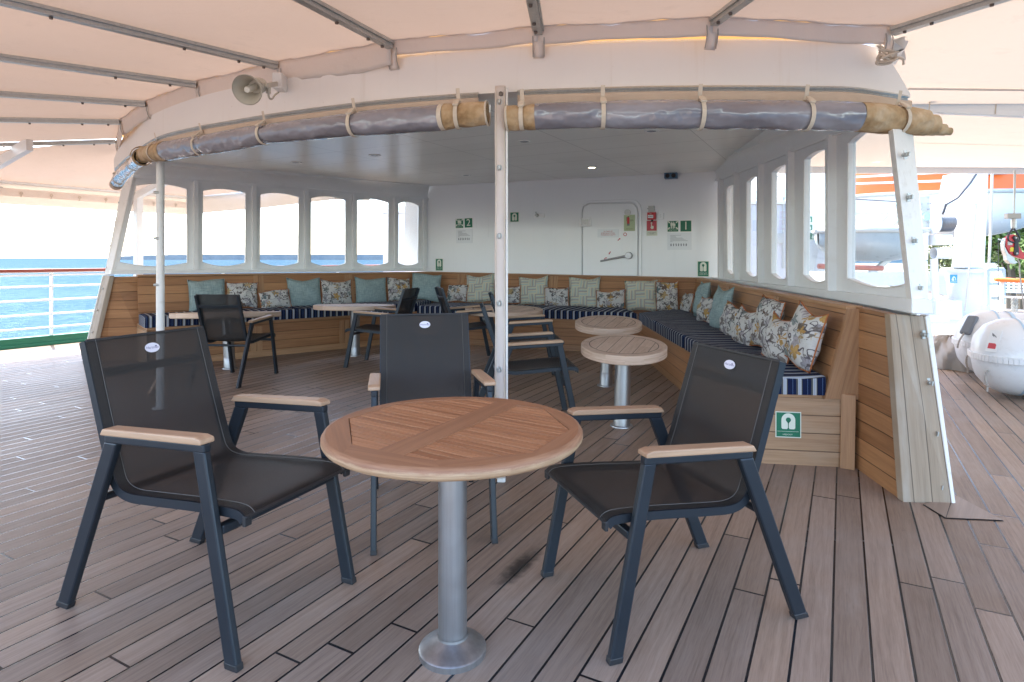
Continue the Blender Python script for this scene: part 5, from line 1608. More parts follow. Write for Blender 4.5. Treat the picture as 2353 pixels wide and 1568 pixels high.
# ------------------------------------------------------------------ pillows
def pillow(W, u, v, w, h, kind, label, off=.15, lean=14, roll=0, yaw=0, thick=.12, base=None):
    cpt = W.at(u, v, off)
    W_d = W.d if W.d.dot(V((1, 0, 0))) > 0 or W is RW else -W.d
    if W is RW: W_d = -W.d           # left to right as seen from the room
    nme = {'teal': 'teal_pillow', 'floral': 'floral_pillow', 'woven': 'woven_pillow'}[kind]
    mb = MB(); n_ = 16
    def shp(sg):
        def fn(a, b):
            x, y = a * 2 - 1, b * 2 - 1
            r = (1 - abs(x) ** 2.6) * (1 - abs(y) ** 2.6)
            pull = 1 - .055 * (1 - abs(x) ** 3) * abs(y) ** 4 
            pull2 = 1 - .055 * (1 - abs(y) ** 3) * abs(x) ** 4
            cr = (.010 * math.sin(x * 4.3 + y * 5.7 + u) + .006 * math.sin(x * 9.1 - y * 7.3 + u * 1.7)) * sg
            slump = -.045 * h * (1 - x * x) * max(0, y) ** 2 + .012 * math.sin(x * 3 + u * 2.1) * abs(y)
            return V((x * w / 2 * pull2, sg * (thick / 2 * max(r, 0) ** .62 + cr * r), y * h / 2 * pull + slump))
        return fn
    uvf = lambda a, b: ((a - .5) * w, (b - .5) * h)
    mb.grid(shp(-1), n_, n_, uvf); mb.grid(shp(1), n_, n_, uvf)
    o = mb.build(nme, kind, None, smooth=True, merge=True, angle=180)
    # local -Y looks into the room
    nin = W.n
    rot = Matrix((W_d, -nin, UP)).transposed()
    o.rotation_euler = (rot @ Matrix.Rotation(R(yaw), 3, 'Z') @ Matrix.Rotation(R(-lean), 3, 'X') @ Matrix.Rotation(R(roll), 3, 'Y')).to_euler()
    o.location = cpt
    grp = {'teal': 'plain teal pillows', 'floral': 'floral pillows with birds and leaves', 'woven': 'woven patchwork pillows'}[kind]
    tag(o, label, 'pillow', grp)
    if True:
        pts = []
        f = shp(1)
        for i in range(n_): pts.append(f(i / n_, 0))
        for i in range(n_): pts.append(f(1, i / n_))
        for i in range(n_): pts.append(f(1 - i / n_, 1))
        for i in range(n_): pts.append(f(0, 1 - i / n_))
        mb = MB(); mb.tube(pts + [pts[0]], .0048, 6, cap=False)
        p = mb.build('piping', {'teal': 'teal', 'floral': 'piping', 'woven': 'woven'}[kind], None, smooth=True); p.parent = o
    return o
def pil(W, u0, v0, u1, v1, kind, label, off=.13, lean=14, roll=0, yaw=0, thick=.12):
    a, b = W.at(u0, (v0 + v1) / 2, off), W.at(u1, (v0 + v1) / 2, off)
    y = (a.y + b.y) / 2; w = (zz(a, 0) - zz(b, 0)).length
    return pillow(W, (u0 + u1) / 2, (v0 + v1) / 2, w * .97, (v1 - v0) / F * y * 1.02, kind, label, off, lean, roll, yaw, thick)
pil(LW, 432, 641, 520, 714, 'teal', 'teal pillow at the free end of the port bench, behind the chair back')
pil(LW, 519, 647, 595, 709, 'floral', 'floral pillow leaning beside the teal one at the end of the port bench', roll=3)
pil(LW, 595, 666, 669, 710, 'floral', 'low oblong floral pillow in the middle of the port bench', roll=-5, off=.2)
pil(LW, 660, 640, 739, 706, 'teal', 'teal pillow right of the low oblong floral one on the port bench', roll=1)
pil(LW, 737, 643, 811, 702, 'floral', 'upright floral pillow between two teal ones on the port bench', roll=2)
pil(LW, 816, 638, 889, 699, 'teal', 'teal pillow tipped to the left, right of centre on the port bench', roll=4)
pil(LW, 889, 637, 945, 695, 'floral', 'floral pillow next to the corner pillow on the port bench', roll=2)
pil(LW, 950, 628, 1009, 691, 'teal', 'tall teal pillow in the port back corner, rising above the cap rail', roll=4, off=.26, yaw=-30)
pil(BW, 1026, 653, 1075, 694, 'floral', 'low floral pillow behind the chair back, first on the back bench', roll=2, off=.18)
pil(BW, 1070, 631, 1137, 694, 'woven', 'woven patchwork pillow just left of the studded pole', roll=-4)
pil(BW, 1140, 657, 1197, 697, 'floral', 'low floral pillow partly behind the studded pole', roll=-3, off=.19)
pil(BW, 1191, 636, 1260, 700, 'woven', 'woven patchwork pillow just right of the studded pole', roll=-5)
pil(BW, 1250, 660, 1308, 706, 'floral', 'low floral pillow between the first two woven ones right of the pole', roll=-4, off=.2)
pil(BW, 1305, 637, 1379, 708, 'woven', 'woven patchwork pillow below the door', roll=-2)
pil(BW, 1368, 667, 1438, 711, 'floral', 'low floral pillow between the two rightmost woven ones', roll=-3, off=.2)
pil(BW, 1434, 643, 1512, 715, 'woven', 'rightmost woven patchwork pillow on the back bench', roll=-3)
pil(BW, 1506, 645, 1560, 717, 'floral', 'tall floral pillow in the starboard back corner', roll=-3, off=.19)
def pr(u, v, w, h, kind, label, yaw=0, roll=0, lean=13, off=.16, thick=.13):
    return pillow(RW, u, v, w, h, kind, label, off, lean, roll, yaw, thick)
pr(1580, 697, .40, .29, 'floral', 'low floral pillow furthest back on the starboard bench', yaw=6, off=.2)
pr(1613, 687, .40, .42, 'teal', 'further of two teal pillows on the starboard bench', yaw=3, off=.19)
pr(1622, 712, .36, .28, 'floral', 'small floral pillow wedged between the two starboard teal ones', yaw=10, off=.25)
pr(1657, 709, .41, .43, 'teal', 'nearer of two teal pillows on the starboard bench', yaw=8, off=.21)
pr(1680, 737, .36, .31, 'floral', 'low floral pillow leaning on the nearer teal one', yaw=10, off=.24, roll=5)
pr(1714, 752, .36, .31, 'floral', 'low floral pillow in the middle of the starboard floral group', yaw=11, off=.26, roll=6)
pr(1763, 743, .38, .41, 'floral', 'tall floral pillow with rust piping amid the starboard group', yaw=8, off=.20, roll=5)
pr(1792, 780, .34, .31, 'floral', 'low floral pillow between the last two tall starboard ones', yaw=12, off=.27, roll=8)
pr(1848, 775, .34, .37, 'floral', 'nearest floral pillow, tilted at the free end of the starboard bench', yaw=10, off=.22, roll=9)

# ------------------------------------------------------------------ signs and fittings on the bulkhead
def c3p(x, y): return (947.7 + x * .14653, 430.8 + y * .14653)
class Sign:
    def __init__(s, name, label, cat, W, p0, p1, m, off=.003, group=None, thick=.003, tilt=0):
        tl, bx_ = W.at(p0[0], p0[1], off), W.at(p1[0], p1[1], off)
        tr, blc = W.at(p1[0], p0[1], off), W.at(p0[0], p1[1], off)
        s.x = (tr - tl); s.x.z = 0; s.w = s.x.length; s.x.normalize(); s.y = UP.copy(); s.n = W.n
        s.h = ((tl.z - blc.z) + (tr.z - bx_.z)) / 2
        s.c = (tl + tr + blc + bx_) / 4
        if tilt:
            q = Matrix.Rotation(R(tilt), 3, s.n); s.x = q @ s.x; s.y = q @ s.y
        s.t = thing(name, label, cat, s.c, group)
        mb = MB(); mb.box(s.c - s.n * (thick / 2), s.x * (s.w / 2), s.y * (s.h / 2), s.n * (thick / 2)); s.panel = mb.build('panel', m, s.t)
        s.k = 0
    def pt(s, a, b, lift): return s.c + s.x * ((a - .5) * s.w) + s.y * ((b - .5) * s.h) + s.n * lift
    def polys(s, plist, m, part, lift=.0012):
        mb = MB()
        for pl in plist: mb.prism([s.pt(a, b, lift) for a, b in pl], -s.n * .0008)
        return mb.build(part, m, s.t)
    def rect(s, a0, b0, a1, b1, m, part='field', lift=.0008): return s.polys([[(a0, b0), (a1, b0), (a1, b1), (a0, b1)]], m, part, lift)
    def text(s, txt, a, b, h, m, part='lettering', lift=.0016, sp=1.0, maxw=None):
        size = h * s.h; mb = text_mb(txt, size, (s.pt(a, b, lift), s.x, s.y, s.n), sp)
        if maxw:
            c = s.pt(a, b, lift); ws = [(v.co - c).dot(s.x) for v in mb.bm.verts]
            L = max(ws) - min(ws)
            if L > maxw * s.w:
                k = maxw * s.w / L
                for v in mb.bm.verts: d = (v.co - c).dot(s.x); v.co -= s.x * (d * (1 - k))
        return mb.build(part, m, s.t)
    def circ(s, a, b, r, n_=20): 
        k = s.w / s.h
        return [(a + r * math.cos(2 * math.pi * i / n_), b + r * k * math.sin(2 * math.pi * i / n_)) for i in range(n_)]
    def jacket(s, y0=.2, y1=.9, field='sign_green'):
        w = .27; k = s.w / s.h; top = y1 - w * k
        pl = [(.5 - w, y0 + .05)] + [(.5 - w + .04, y0), (.5 - .05, y0), (.5 - .02, y0 + .05), (.5 - .02, y0 + .06), (.5 + .02, y0 + .06), (.5 + .02, y0 + .05), (.5 + .05, y0), (.5 + w - .04, y0), (.5 + w, y0 + .05)]
        pl += [(.5 + w * math.cos(a), top + w * k * math.sin(a)) for a in [math.pi * i / 14 for i in range(15)]]
        s.polys([pl], 'sign_white', 'symbol')
        s.polys([s.circ(.5, top, .10), [(.485, y0 - .0), (.515, y0), (.515, top - .05), (.485, top - .05)], [(.44, top - .06), (.5, top - .17), (.56, top - .06)]], field, 'symbol_gap', .0022)
    def family(s):
        L = []
        for a in (-1, 1):
            for b in (-1, 1):
                cx, cy = .5 + a * .35, .60 + b * .27; dx, dy = -a * .7071, -b * .7071
                def q(f, g): return (cx + dx * f - dy * g, cy + dy * f + dx * g)
                L.append([q(-.12, -.055), q(.03, -.055), q(.03, -.10), q(.12, 0), q(.03, .10), q(.03, .055), q(-.12, .055)])
        for cx, sc in ((.36, 1), (.53, 1), (.66, .82)):
            hy = .45 + .42 * sc
            L.append(s.circ(cx, hy, .045 * sc, 12))
            L.append([(cx - .075 * sc, hy - .06), (cx + .075 * sc, hy - .06), (cx + .085 * sc, hy - .30 * sc), (cx + .05 * sc, hy - .30 * sc), (cx + .045 * sc, hy - .58 * sc), (cx + .008, hy - .58 * sc), (cx, hy - .34 * sc), (cx - .008, hy - .58 * sc), (cx - .045 * sc, hy - .58 * sc), (cx - .05 * sc, hy - .30 * sc), (cx - .085 * sc, hy - .30 * sc)])
        s.polys(L, 'sign_white', 'symbol')
GS = 'green safety signs of the lounge'
def edge(s, m='sign_white'): pass
def green_panel(s, b0=.03): s.rect(.03, b0, .97, .97, 'sign_green')
s = Sign('safety_sign', 'green assembly station sign with family and arrows, beside the 2', 'sign', BW, c3p(676, 491), c3p(800, 642), 'sign_white', group=GS); green_panel(s); s.family(); s.rect(.05, .215, .95, .23, 'sign_white', 'line', .0014); s.text('ASSEMBLY STATION', .5, .11, .055, 'sign_white', maxw=.8)
s = Sign('safety_sign', 'green sign with a large white 2', 'sign', BW, c3p(816, 482), c3p(942, 634), 'sign_white', group=GS, tilt=1.5); green_panel(s); s.text('2', .5, .5, .70, 'sign_white', 'numeral')
def notice(p0, p1, label):
    s = Sign('notice_sheet', label, 'notice', BW, p0, p1, 'paper', group='laminated instruction sheets')
    L = []
    for i, wd in enumerate((.5, .25, .28, .56, .62, .7, .8, .1)):
        y = .86 - i * .055; L.append([(.13, y), (.13 + wd * .9, y), (.13 + wd * .9, y + .014), (.13, y + .014)])
    s.polys(L, 'ink', 'text_lines')
    K = []
    for i in range(7):
        x = .16 + i * .105; K += [s.circ(x, .36, .018, 8), [(x - .03, .33), (x + .03, .33), (x + .022 - .01 * (i % 2), .20), (x + .002, .27), (x - .022 + .012 * (i % 3), .20)]]
    s.polys(K, 'ink', 'figures'); return s
notice(c3p(685, 655), c3p(942, 876), 'laminated sheet with drawn figures taped below the green 2')
s = Sign('notice_sheet', 'blank pale sheet on the bulkhead between the green 2 and the studded pole', 'notice', BW, c3p(1000, 474), c3p(1195, 786), m_plain('blank_sheet', (.76, .79, .80), .3), thick=.002, group=None)
s.rect(.02, .02, .98, .98, 'gloss_white')
def under(p0, p1, label):
    s = Sign('safety_sign', label, 'sign', BW, p0, p1, 'sign_white', group=GS); s.rect(.06, .03, .94, .955, 'sign_green'); s.jacket(.34, .92); s.text('LIFEJACKETS\nUNDER SEATS', .5, .19, .058, 'sign_white', sp=1.05, maxw=.8)
under(c3p(360, 1117), c3p(480, 1309), 'lifejackets under seats sign in the port back corner')
under(c4p(2113, 1153), c4p(2303, 1402), 'lifejackets under seats sign in the starboard back corner')
s = Sign('safety_sign', 'green sign almost wholly hidden behind the studded pole', 'sign', BW, c3p(1385, 390), c3p(1499, 546), 'sign_white', group=GS); green_panel(s); s.family()
s = Sign('safety_sign', 'green lifejacket sign without words, right of the studded pole', 'sign', BW, c3p(1530, 387), c3p(1672, 546), 'sign_white', group=GS); s.rect(.05, .05, .94, .94, 'sign_green'); s.jacket(.16, .88)
s = Sign('safety_sign', 'green assembly station sign with family and arrows, beside the 1', 'sign', BW, c4p(1645, 524), c4p(1820, 699), 'sign_white', group=GS); green_panel(s); s.family(); s.rect(.05, .215, .95, .23, 'sign_white', 'line', .0014); s.text('ASSEMBLY STATION', .5, .11, .055, 'sign_white', maxw=.8)
s = Sign('safety_sign', 'green sign with a large white 1', 'sign', BW, c4p(1846, 519), c4p(2025, 697), 'sign_white', group=GS); green_panel(s); s.text('1', .5, .5, .72, 'sign_white', 'numeral')
notice(c4p(1643, 716), c4p(2022, 982), 'laminated sheet with drawn figures taped below the green 1')
# on the door
s = Sign('extinguisher_sign', 'pale green sign with a red fire extinguisher and CO2, on the door', 'sign', BW, c4p(964, 432), c4p(1137, 685), 'sign_lime', off=.046)
s.polys([[(.28, .45), (.51, .45), (.51, .80), (.47, .845), (.32, .845), (.28, .80)]], 'red', 'cylinder_symbol'); s.polys([[(.28, .335), (.51, .335), (.51, .45), (.28, .45)]], 'ink', 'cylinder_base', .0013)
s.polys([[(.36, .845), (.44, .845), (.44, .88), (.50, .90), (.50, .915), (.34, .89), (.25, .86), (.21, .78), (.23, .62), (.25, .62), (.235, .78), (.27, .84), (.36, .87)]], 'dark_ink', 'hose_symbol')
s.text('CO', .70, .65, .085, 'dark_ink'); s.text('2', .88, .63, .04, 'dark_ink'); s.text('FIRE EXTINGUISHER', .5, .13, .032, 'dark_ink', maxw=.72)
s = Sign('emergency_notice', 'creased white notice in red letters about the bench, taped to the door', 'notice', BW, c4p(550, 655), c4p(884, 786), 'paper', off=.046)
s.text('IN CASE OF\nEMERGENCY PULL\nTHE BENCH OUT!!!', .5, .5, .145, 'pink_red', sp=1.02, maxw=.82)
def stick(pts_px, part):
    mb = MB(); mb.prism([BW.at(*c4p(*p), .0435) for p in pts_px], BW.n * .0012); return mb.build(part, 'pink_red', door)
def ringm(cx, cy, r0, r1, a0=0, a1=360):
    mb = MB(); n_ = 24
    for i in range(n_):
        t0, t1 = R(a0 + (a1 - a0) * i / n_), R(a0 + (a1 - a0) * (i + 1) / n_)
        mb.face([BW.at(*c4p(cx + r * math.cos(t), cy - r * math.sin(t)), .0445) for r, t in ((r0, t0), (r1, t0), (r1, t1), (r0, t1))])
    return mb
ringm(983, 738, 18, 28).build('letter_sticker', 'pink_red', door); ringm(683, 1128, 16, 27, 50, 310).build('letter_sticker', 'red', door)
stick([(864, 832), (890, 806), (884, 800), (909, 795), (905, 822), (899, 815), (874, 840)], 'arrow_sticker')
stick([(748, 1004), (761, 1012), (743, 1040), (750, 1044), (726, 1054), (726, 1026), (732, 1031)], 'arrow_sticker')
# call point group
s = Sign('junction_box', 'small grey box above the red call point', 'box', BW, c4p(1346, 291), c4p(1440, 381), 'grey', off=.035, thick=.034); s.panel.modifiers.new('bevel', 'BEVEL').width = .006
mb = MB(); mb.tube([s.pt(0, .5, -.015), s.pt(-.2, .55, -.015)], .004, 6); mb.build('cable_stub', 'black', s.t)
s = Sign('fire_call_point', 'red fire call point with a white break panel', 'call point', BW, c4p(1329, 392), c4p(1460, 508), 'red', off=.05, thick=.048); s.panel.modifiers.new('bevel', 'BEVEL').width = .005
s.rect(.08, .22, .72, .64, 'paper', 'break_panel', .001); s.text('FIRE', .40, .80, .10, 'sign_white'); s.polys([[(.15 + .18 * i, .40), (.27 + .18 * i, .40), (.27 + .18 * i, .48), (.15 + .18 * i, .48)] for i in range(3)], 'dark_ink', 'arrows_symbol', .0018)
mb = MB(); mb.tube([s.pt(.55, 0, -.02), s.pt(.55, -.25, -.02)], .016, 10); mb.build('cable_gland', 'black', s.t, smooth=True)
s = Sign('cover_box', 'small clear white box with an S, right of the red call point', 'box', BW, c4p(1487, 405), c4p(1587, 501), 'gloss_white', off=.03, thick=.028); s.panel.modifiers.new('bevel', 'BEVEL').width = .006; s.text('S', .5, .5, .5, m_plain('faint_print', (.58, .6, .6), .4))
s = Sign('call_point_sign', 'faded red sign with a pressing finger, below the call point', 'sign', BW, c4p(1319, 519), c4p(1488, 760), 'sign_white')
s.rect(.02, .33, .94, .985, 'pink_red'); s.polys([[(.42, .52), (.42, .80), (.50, .80), (.50, .65), (.66, .63), (.66, .50), (.60, .44), (.45, .44), (.34, .56), (.34, .60)], s.circ(.46, .83, .08)], 'sign_white', 'symbol', .0014)
s.text('MANUALLY OPERATED\nCALL POINT', .5, .17, .035, 'dark_ink', sp=1.0, maxw=.84)
# hook plate
a = BW.at(*c3p(1988, 446), .006)
t = thing('wall_bracket', 'white plate with a steel knob on the bulkhead, left of the door', 'bracket', a)
mb = MB(); mb.box(a, BW.d * .085, UP * .03, BW.n * .006); mb.build('plate', 'white', t, bevel=.004)
mb = MB(); p = BW.at(*c3p(1960, 440), .01); mb.lathe([(0, .075), (.018, .072), (.02, .05), (.026, .03), (.026, 0)], p, BW.n, 16); mb.tube([p + BW.n * .05, p + BW.n * .05 + UP * .05 - BW.d * .01], .012, 8); mb.build('knob', 'galv', t, smooth=True)
# siren box under the ceiling
a = BW.at(1542, 403.5, .06)
t = thing('alarm_box', 'small red and blue box with two dark round sockets, high on the bulkhead', 'alarm', a)
mb = MB(); mb.box(a, BW.d * .085, UP * .045, BW.n * .055); mb.build('housing', m_plain('faded_blue_box', (.08, .17, .27), .5), t, bevel=.004)
mb = MB(); mb.box(a + UP * .05, BW.d * .088, UP * .013, BW.n * .06); mb.build('lid', m_plain('dark_red_lid', (.16, .035, .03), .5), t, bevel=.003)
for k in (-1, 1):
    mb = MB(); mb.lathe([(0, .004), (.026, .004), (.03, 0)], a + BW.n * .056 + BW.d * (.04 * k) - UP * .008, BW.n, 16); mb.build('socket', 'black', t)
# sign on the bench end
EW = Wall((r0f.x, r0f.y), (1.935, 3.55))
s = Sign('safety_sign', 'lifejacket sign with a white border on the near bench end', 'sign', EW, (1782, 946.5), (1841, 1006), 'sign_white', off=.006, group=GS)
s.rect(.035, .035, .965, .965, 'sign_green'); s.jacket(.33, .94); s.rect(.06, .235, .90, .245, 'sign_white', 'line', .0014); s.text('LIFEJACKET', .47, .12, .05, 'sign_white', maxw=.4)

# ------------------------------------------------------------------ starboard side: rafts, davit, lifeboat, rail
def raft(cu, vfloor, D, L, label):
    f = FL(cu, vfloor); ax = V((.93, -.37, 0)).normalized(); r = D / 2
    c = V((f.x, f.y + r * .10, r + .02))
    t = thing('life_raft', label, 'life raft', V((f.x, f.y, 0)), 'white life raft canisters')
    prof = [(0, -.30), (.10, -.292), (.20, -.262), (.275, -.20), (.318, -.11), (.332, -.02), (.332, .03), (.318, .035), (.315, .05), (.315, .40), (.318, .405), (.34, .41), (.34, .47), (.318, .475), (.315, .48), (.315, L - .1), (.332, L - .08), (.332, L), (.318, L + .09), (.275, L + .18), (.2, L + .24), (.1, L + .27), (0, L + .28)]
    s = r / .332
    mb = MB(); mb.lathe([(a * s, b * s) for a, b in prof], c, ax, 40); mb.build('shell', 'raft', t, smooth=True, angle=30)
    # the joint between the two halves
    sd = ax.cross(UP).normalized(); mb = MB(); pts = []
    half = [(b * s, a * s) for a, b in prof[:8]]
    loop = [c + ax * b - sd * (a + .012) for b, a in [(L * s, .332 * s)] + half[::-1]] + [c + ax * (b - .012 if i == 0 else b) + sd * (a + .012) for i, (b, a) in enumerate(half)] + [c + ax * (L * s) + sd * (.344 * s)]
    loop2 = bez(loop, 3)
    for p, q in zip(loop2, loop2[1:]): mb.bar(p, q, .03, .055)
    mb.build('joint_flange', 'raft', t, smooth=True, merge=True, bevel=.006)
    mb = MB(); mb.lathe([(.3345 * s, -.006), (.3345 * s, .012)], c, ax, 40)
    mb.lathe([(.322 * s, .12), (.322 * s, .15)], c, ax, 40); mb.build('lashing_strap', 'strapblue', t, smooth=True)
    for k in (.25, .75):
        mb = MB(); p = V((c.x, c.y, 0)) + ax * (L * s * k); mb.box(p + UP * .05, ax * .05, sd * r * .8, UP * .05); mb.build('cradle', 'white', t, bevel=.005)
    # painter rope out of the end
    o = c - ax * (.20 * s) - sd * (.20 * s) * -1 + UP * -.06
    o = c - ax * (.215 * s) + sd * (.17 * s) * (1 if sd.y < 0 else -1) - UP * (.10 * s)
    mb = MB(); mb.lathe([(.018, -.01), (.02, .012), (.012, .014)], o, (o - c).normalized(), 10); mb.build('grommet', 'black', t, smooth=True)
    d = (o - c).normalized()
    mb = MB(); mb.tube(bez([o, o + d * .06 + UP * .0, o + d * .07 - UP * .06, o + d * .05 - UP * .13, o + d * .055 - UP * .17], 5), .009, 7); mb.lathe([(0, -.02), (.016, 0), (0, .02)], o + d * .05 - UP * .12, UP, 8); mb.build('painter', 'tarp', t, smooth=True)
    return t, c, ax, s, sd
t, c, ax, s_, sd = raft(2338, 914, .67, 1.05, 'nearest white life raft canister at the right edge, its domed end towards us')
if sd.y > 0: sd = -sd
p = c - ax * (.20 * s_) + sd * (.20 * s_) + UP * (.14 * s_); nn = (p - c).normalized(); e1 = nn.cross(UP).normalized(); e2 = e1.cross(nn)
mb = MB(); mb.box(p + nn * .017, e1 * .045, e2 * .10, nn * .002); lb1 = mb.build('label_plate', 'paper', t)
mb = MB(); mb.box(p + nn * .020 - e2 * .045, e1 * .03, e2 * .025, nn * .001); mb.build('red_print', 'pink_red', lb1)
mb = MB(); mb.prism([p + nn * .020 + e1 * a + e2 * b for a, b in ((-.02, .02), (.02, .05), (.025, .075), (-.012, .045))], nn * .001); mb.build('grey_print', 'ink', lb1)
t, c, ax, s_, sd = raft(2284, 870, .67, 1.05, 'further white life raft canister with a dark release pouch on its end')
if sd.y > 0: sd = -sd
p = c - ax * (.21 * s_) + sd * (.15 * s_) + UP * (.17 * s_); nn = (p - c).normalized(); e1 = nn.cross(UP).normalized(); e2 = e1.cross(nn)
mb = MB(); mb.box(p + nn * .03, e1 * .055, e2 * .11, nn * .02); mb.build('pouch', m_plain('grey_pouch', (.16, .18, .2), .8), t, bevel=.02)
mb = MB(); mb.tube(bez([p + nn * .04 - e2 * .1, p + nn * .05 - e2 * .2, p + nn * .03 - e2 * .27], 6), .008, 6); mb.build('pouch_rope', 'tarp', t, smooth=True)
p = c - ax * (.06 * s_) + sd * (.305 * s_) + UP * (.11 * s_); nn = ((sd * .9 - ax * .25 + UP * .35)).normalized(); e1 = nn.cross(UP).normalized() * -1; e2 = -e1.cross(nn)
if e1.x < 0: e1 = -e1
text_mb('Quick Release', .022, (p + nn * .025, e1, e2 if e2.z > 0 else -e2, nn)).build('lettering', 'pink_red', t)
# tarpaulin bundle
f = FL(2190, 845)
t = thing('tarpaulin', 'crumpled grey brown tarpaulin heaped beside the far life raft', 'tarpaulin', f)
def heap(cx, cy, rx_, ry_, h, seed):
    def fn(a, b):
        th = a * 2 * math.pi; r = math.sin(b * math.pi / 2)
        k = 1 + .16 * math.sin(3 * th + seed) + .10 * math.sin(7 * th + seed * 2 + b * 5) + .05 * math.sin(13 * th + b * 9)
        fold = .10 * math.sin(5 * th + seed + b * 7) * b + .06 * math.sin(9 * th - b * 11)
        return f + V((cx + rx_ * r * k * math.cos(th), cy + ry_ * r * k * math.sin(th), max(.004, h * (math.cos(b * math.pi / 2) ** .8) * (1 + fold))))
    return fn
mb = MB(); mb.grid(heap(.05, .1, .30, .34, .33, 1.3), 56, 16); mb.build('cover', 'tarp', t, smooth=True, merge=True)
mb = MB(); mb.grid(heap(.26, -.12, .16, .13, .20, 4.1), 44, 12); mb.build('brown_lining', 'tarp_brown', t, smooth=True, merge=True)

# davit
DY = 12.6
db = P(2223, 0, DY); db.z = 0
t = thing('boat_davit', 'massive white boat davit with round pedestal at the starboard side', 'davit', db)
mb = MB(); mb.lathe([(.42, 0), (.42, .03), (.39, .05), (.385, .92), (.40, .94)], db, UP, 40); mb.build('pedestal', 'boat_white', t, smooth=True, angle=30)
zf = EYE + (V0 - 621) / F * DY
mb = MB(); mb.lathe([(0, zf - .05), (.47, zf - .05), (.47, zf + .02), (.43, zf + .04), (0, zf + .04)], db, UP, 40); mb.build('flange', 'boat_white', t, smooth=True, angle=30)
mb = MB()
b4 = [P(2186, 616, DY - .15), P(2216, 616, DY - .42), P(2248, 616, DY - .36), P(2262, 616, DY + .0), P(2258, 616, DY + .4), P(2190, 616, DY + .4)]
t4 = [P(2209, 370, DY - .15), P(2222, 370, DY - .34), P(2262, 370, DY - .30), P(2272, 370, DY + .0), P(2270, 370, DY + .4), P(2212, 370, DY + .4)]
for i in range(6): mb.face([b4[i], b4[(i + 1) % 6], t4[(i + 1) % 6], t4[i]])
mb.face(b4[::-1]); mb.face(t4); mb.build('column', 'boat_white', t, bevel=.02)
mb = MB(); mb.prism([P(2130, 626, DY - .1), P(2176, 645, DY - .1), P(2178, 681, DY - .1), P(2132, 668, DY - .1)], V((0, .35, 0))); mb.build('arm', 'boat_white', t, bevel=.01)
mb = MB(); mb.prism([P(2190, 400, DY - .3), P(2212, 400, DY - .3), P(2206, 452, DY - .3), P(2182, 470, DY - .3), P(2176, 470, DY - .3)], V((0, .3, 0))); mb.build('brace', 'boat_white', t, bevel=.01)
s = Sign('davit_sign', 'small blue sign with a white hook symbol on the davit pedestal', 'sign', Wall((db.x - .30, DY - .42), (db.x - .1, DY - .46)), (2183, 631.5), (2199.5, 651), 'blue', off=.02)
s.polys([[(.2, .35), (.35, .7), (.55, .85), (.8, .62), (.86, .3), (.76, .3), (.72, .55), (.55, .7), (.5, .5), (.62, .35), (.45, .25)], [(.05, .12), (.95, .12), (.95, .17), (.05, .17)]], 'sign_white', 'symbol')
# winch
WY = 12.0
t = thing('boat_winch', 'white boat winch with a drum of grey wire, left of the davit', 'winch', P(2150, 0, WY) * 1.0)
t.location.z = 0
mb = MB(); a, b_ = P(2148, 512, WY), P(2186, 512, WY); mb.lathe([(.165, 0), (.165, (b_ - a).length)], a, (1, 0, 0), 28)
for k in range(11): mb.lathe([(.165, .0 + k * .029), (.182, .012 + k * .029), (.165, .026 + k * .029)], a + V((.005, 0, 0)), (1, 0, 0), 28)
mb.build('wire_drum', 'drumwire', t, smooth=True)
mb = MB(); mb.lathe([(0, 0), (.215, .0), (.215, .04), (0, .04)], P(2143, 513, WY), (1, 0, 0), 32); mb.build('drum_flange', 'boat_white', t, smooth=True, angle=30)
mb = MB(); mb.prism([P(2113, 452, WY + .1), P(2137, 450, WY + .1), P(2138, 522, WY + .1), P(2120, 524, WY + .1)], V((0, .05, 0))); pl = mb.build('gear_plate', 'grey', t)
for u, v in ((2118, 469), (2133, 455), (2133, 468), (2133, 481), (2119, 481), (2133, 512), (2119, 508)):
    mb = MB(); mb.lathe([(0, .02), (.016, .014), (.016, 0)], P(u, v, WY + .095), (0, -1, 0), 8); mb.build('bolt', 'galv', pl)
mb = MB(); mb.lathe([(0, .03), (.03, .03), (.03, .02), (.075, .02), (.08, 0)], P(2128.5, 498, WY + .09), (0, -1, 0), 24); mb.build('gear_cover', m_plain('pale_mint', (.45, .68, .62), .4), t, smooth=True, angle=30)
mb = MB(); mb.box(P(2158, 552, WY), (.13, 0, 0), (0, .2, 0), (0, 0, .10)); mb.lathe([(.11, -.2), (.11, .14), (0, .14)], P(2168, 582, WY), (1, 0, 0), 20); mb.build('motor', 'boat_white', t, bevel=.01)
mb = MB(); mb.prism([P(2120, 536, WY), P(2134, 533, WY), P(2133, 597, WY), P(2126, 600, WY)], V((0, .3, 0))); mb.build('side_frame', 'boat_white', t, bevel=.006)
mb = MB(); mb.tube([P(2152, 468, WY - .1), P(2182, 470, WY - .1)], .05, 12); mb.build('roller', 'white', t, smooth=True)
mb = MB(); mb.box(P(2157, 712, WY + .2), (.26, 0, 0), (0, .3, 0), (0, 0, .20)); mb.box(P(2140, 735, WY - .2), (.22, 0, 0), (0, .2, 0), (0, 0, .1)); mb.build('bed', 'boat_white', t, bevel=.02)
mb = MB(); mb.tube([P(2124, 600, WY + .15), P(2124, 700, WY + .15)], .06, 10); mb.tube([P(2146, 595, WY + .15), P(2150, 700, WY + .15)], .07, 10); mb.build('stand', 'boat_white', t, smooth=True)
def line(name, pts, r, m, label, cat='rope'):
    mb = MB(); mb.tube(pts, r, 7); o = mb.build(name, m, None, smooth=True); return tag(o, label, cat)
line('rope', [P(2242, 470, DY - .6), P(2241, 489, DY - .65), P(2229, 600, DY - .7), P(2217, 715, DY - .7)], .016, 'rope', 'pale rope hanging slantwise in front of the davit column')
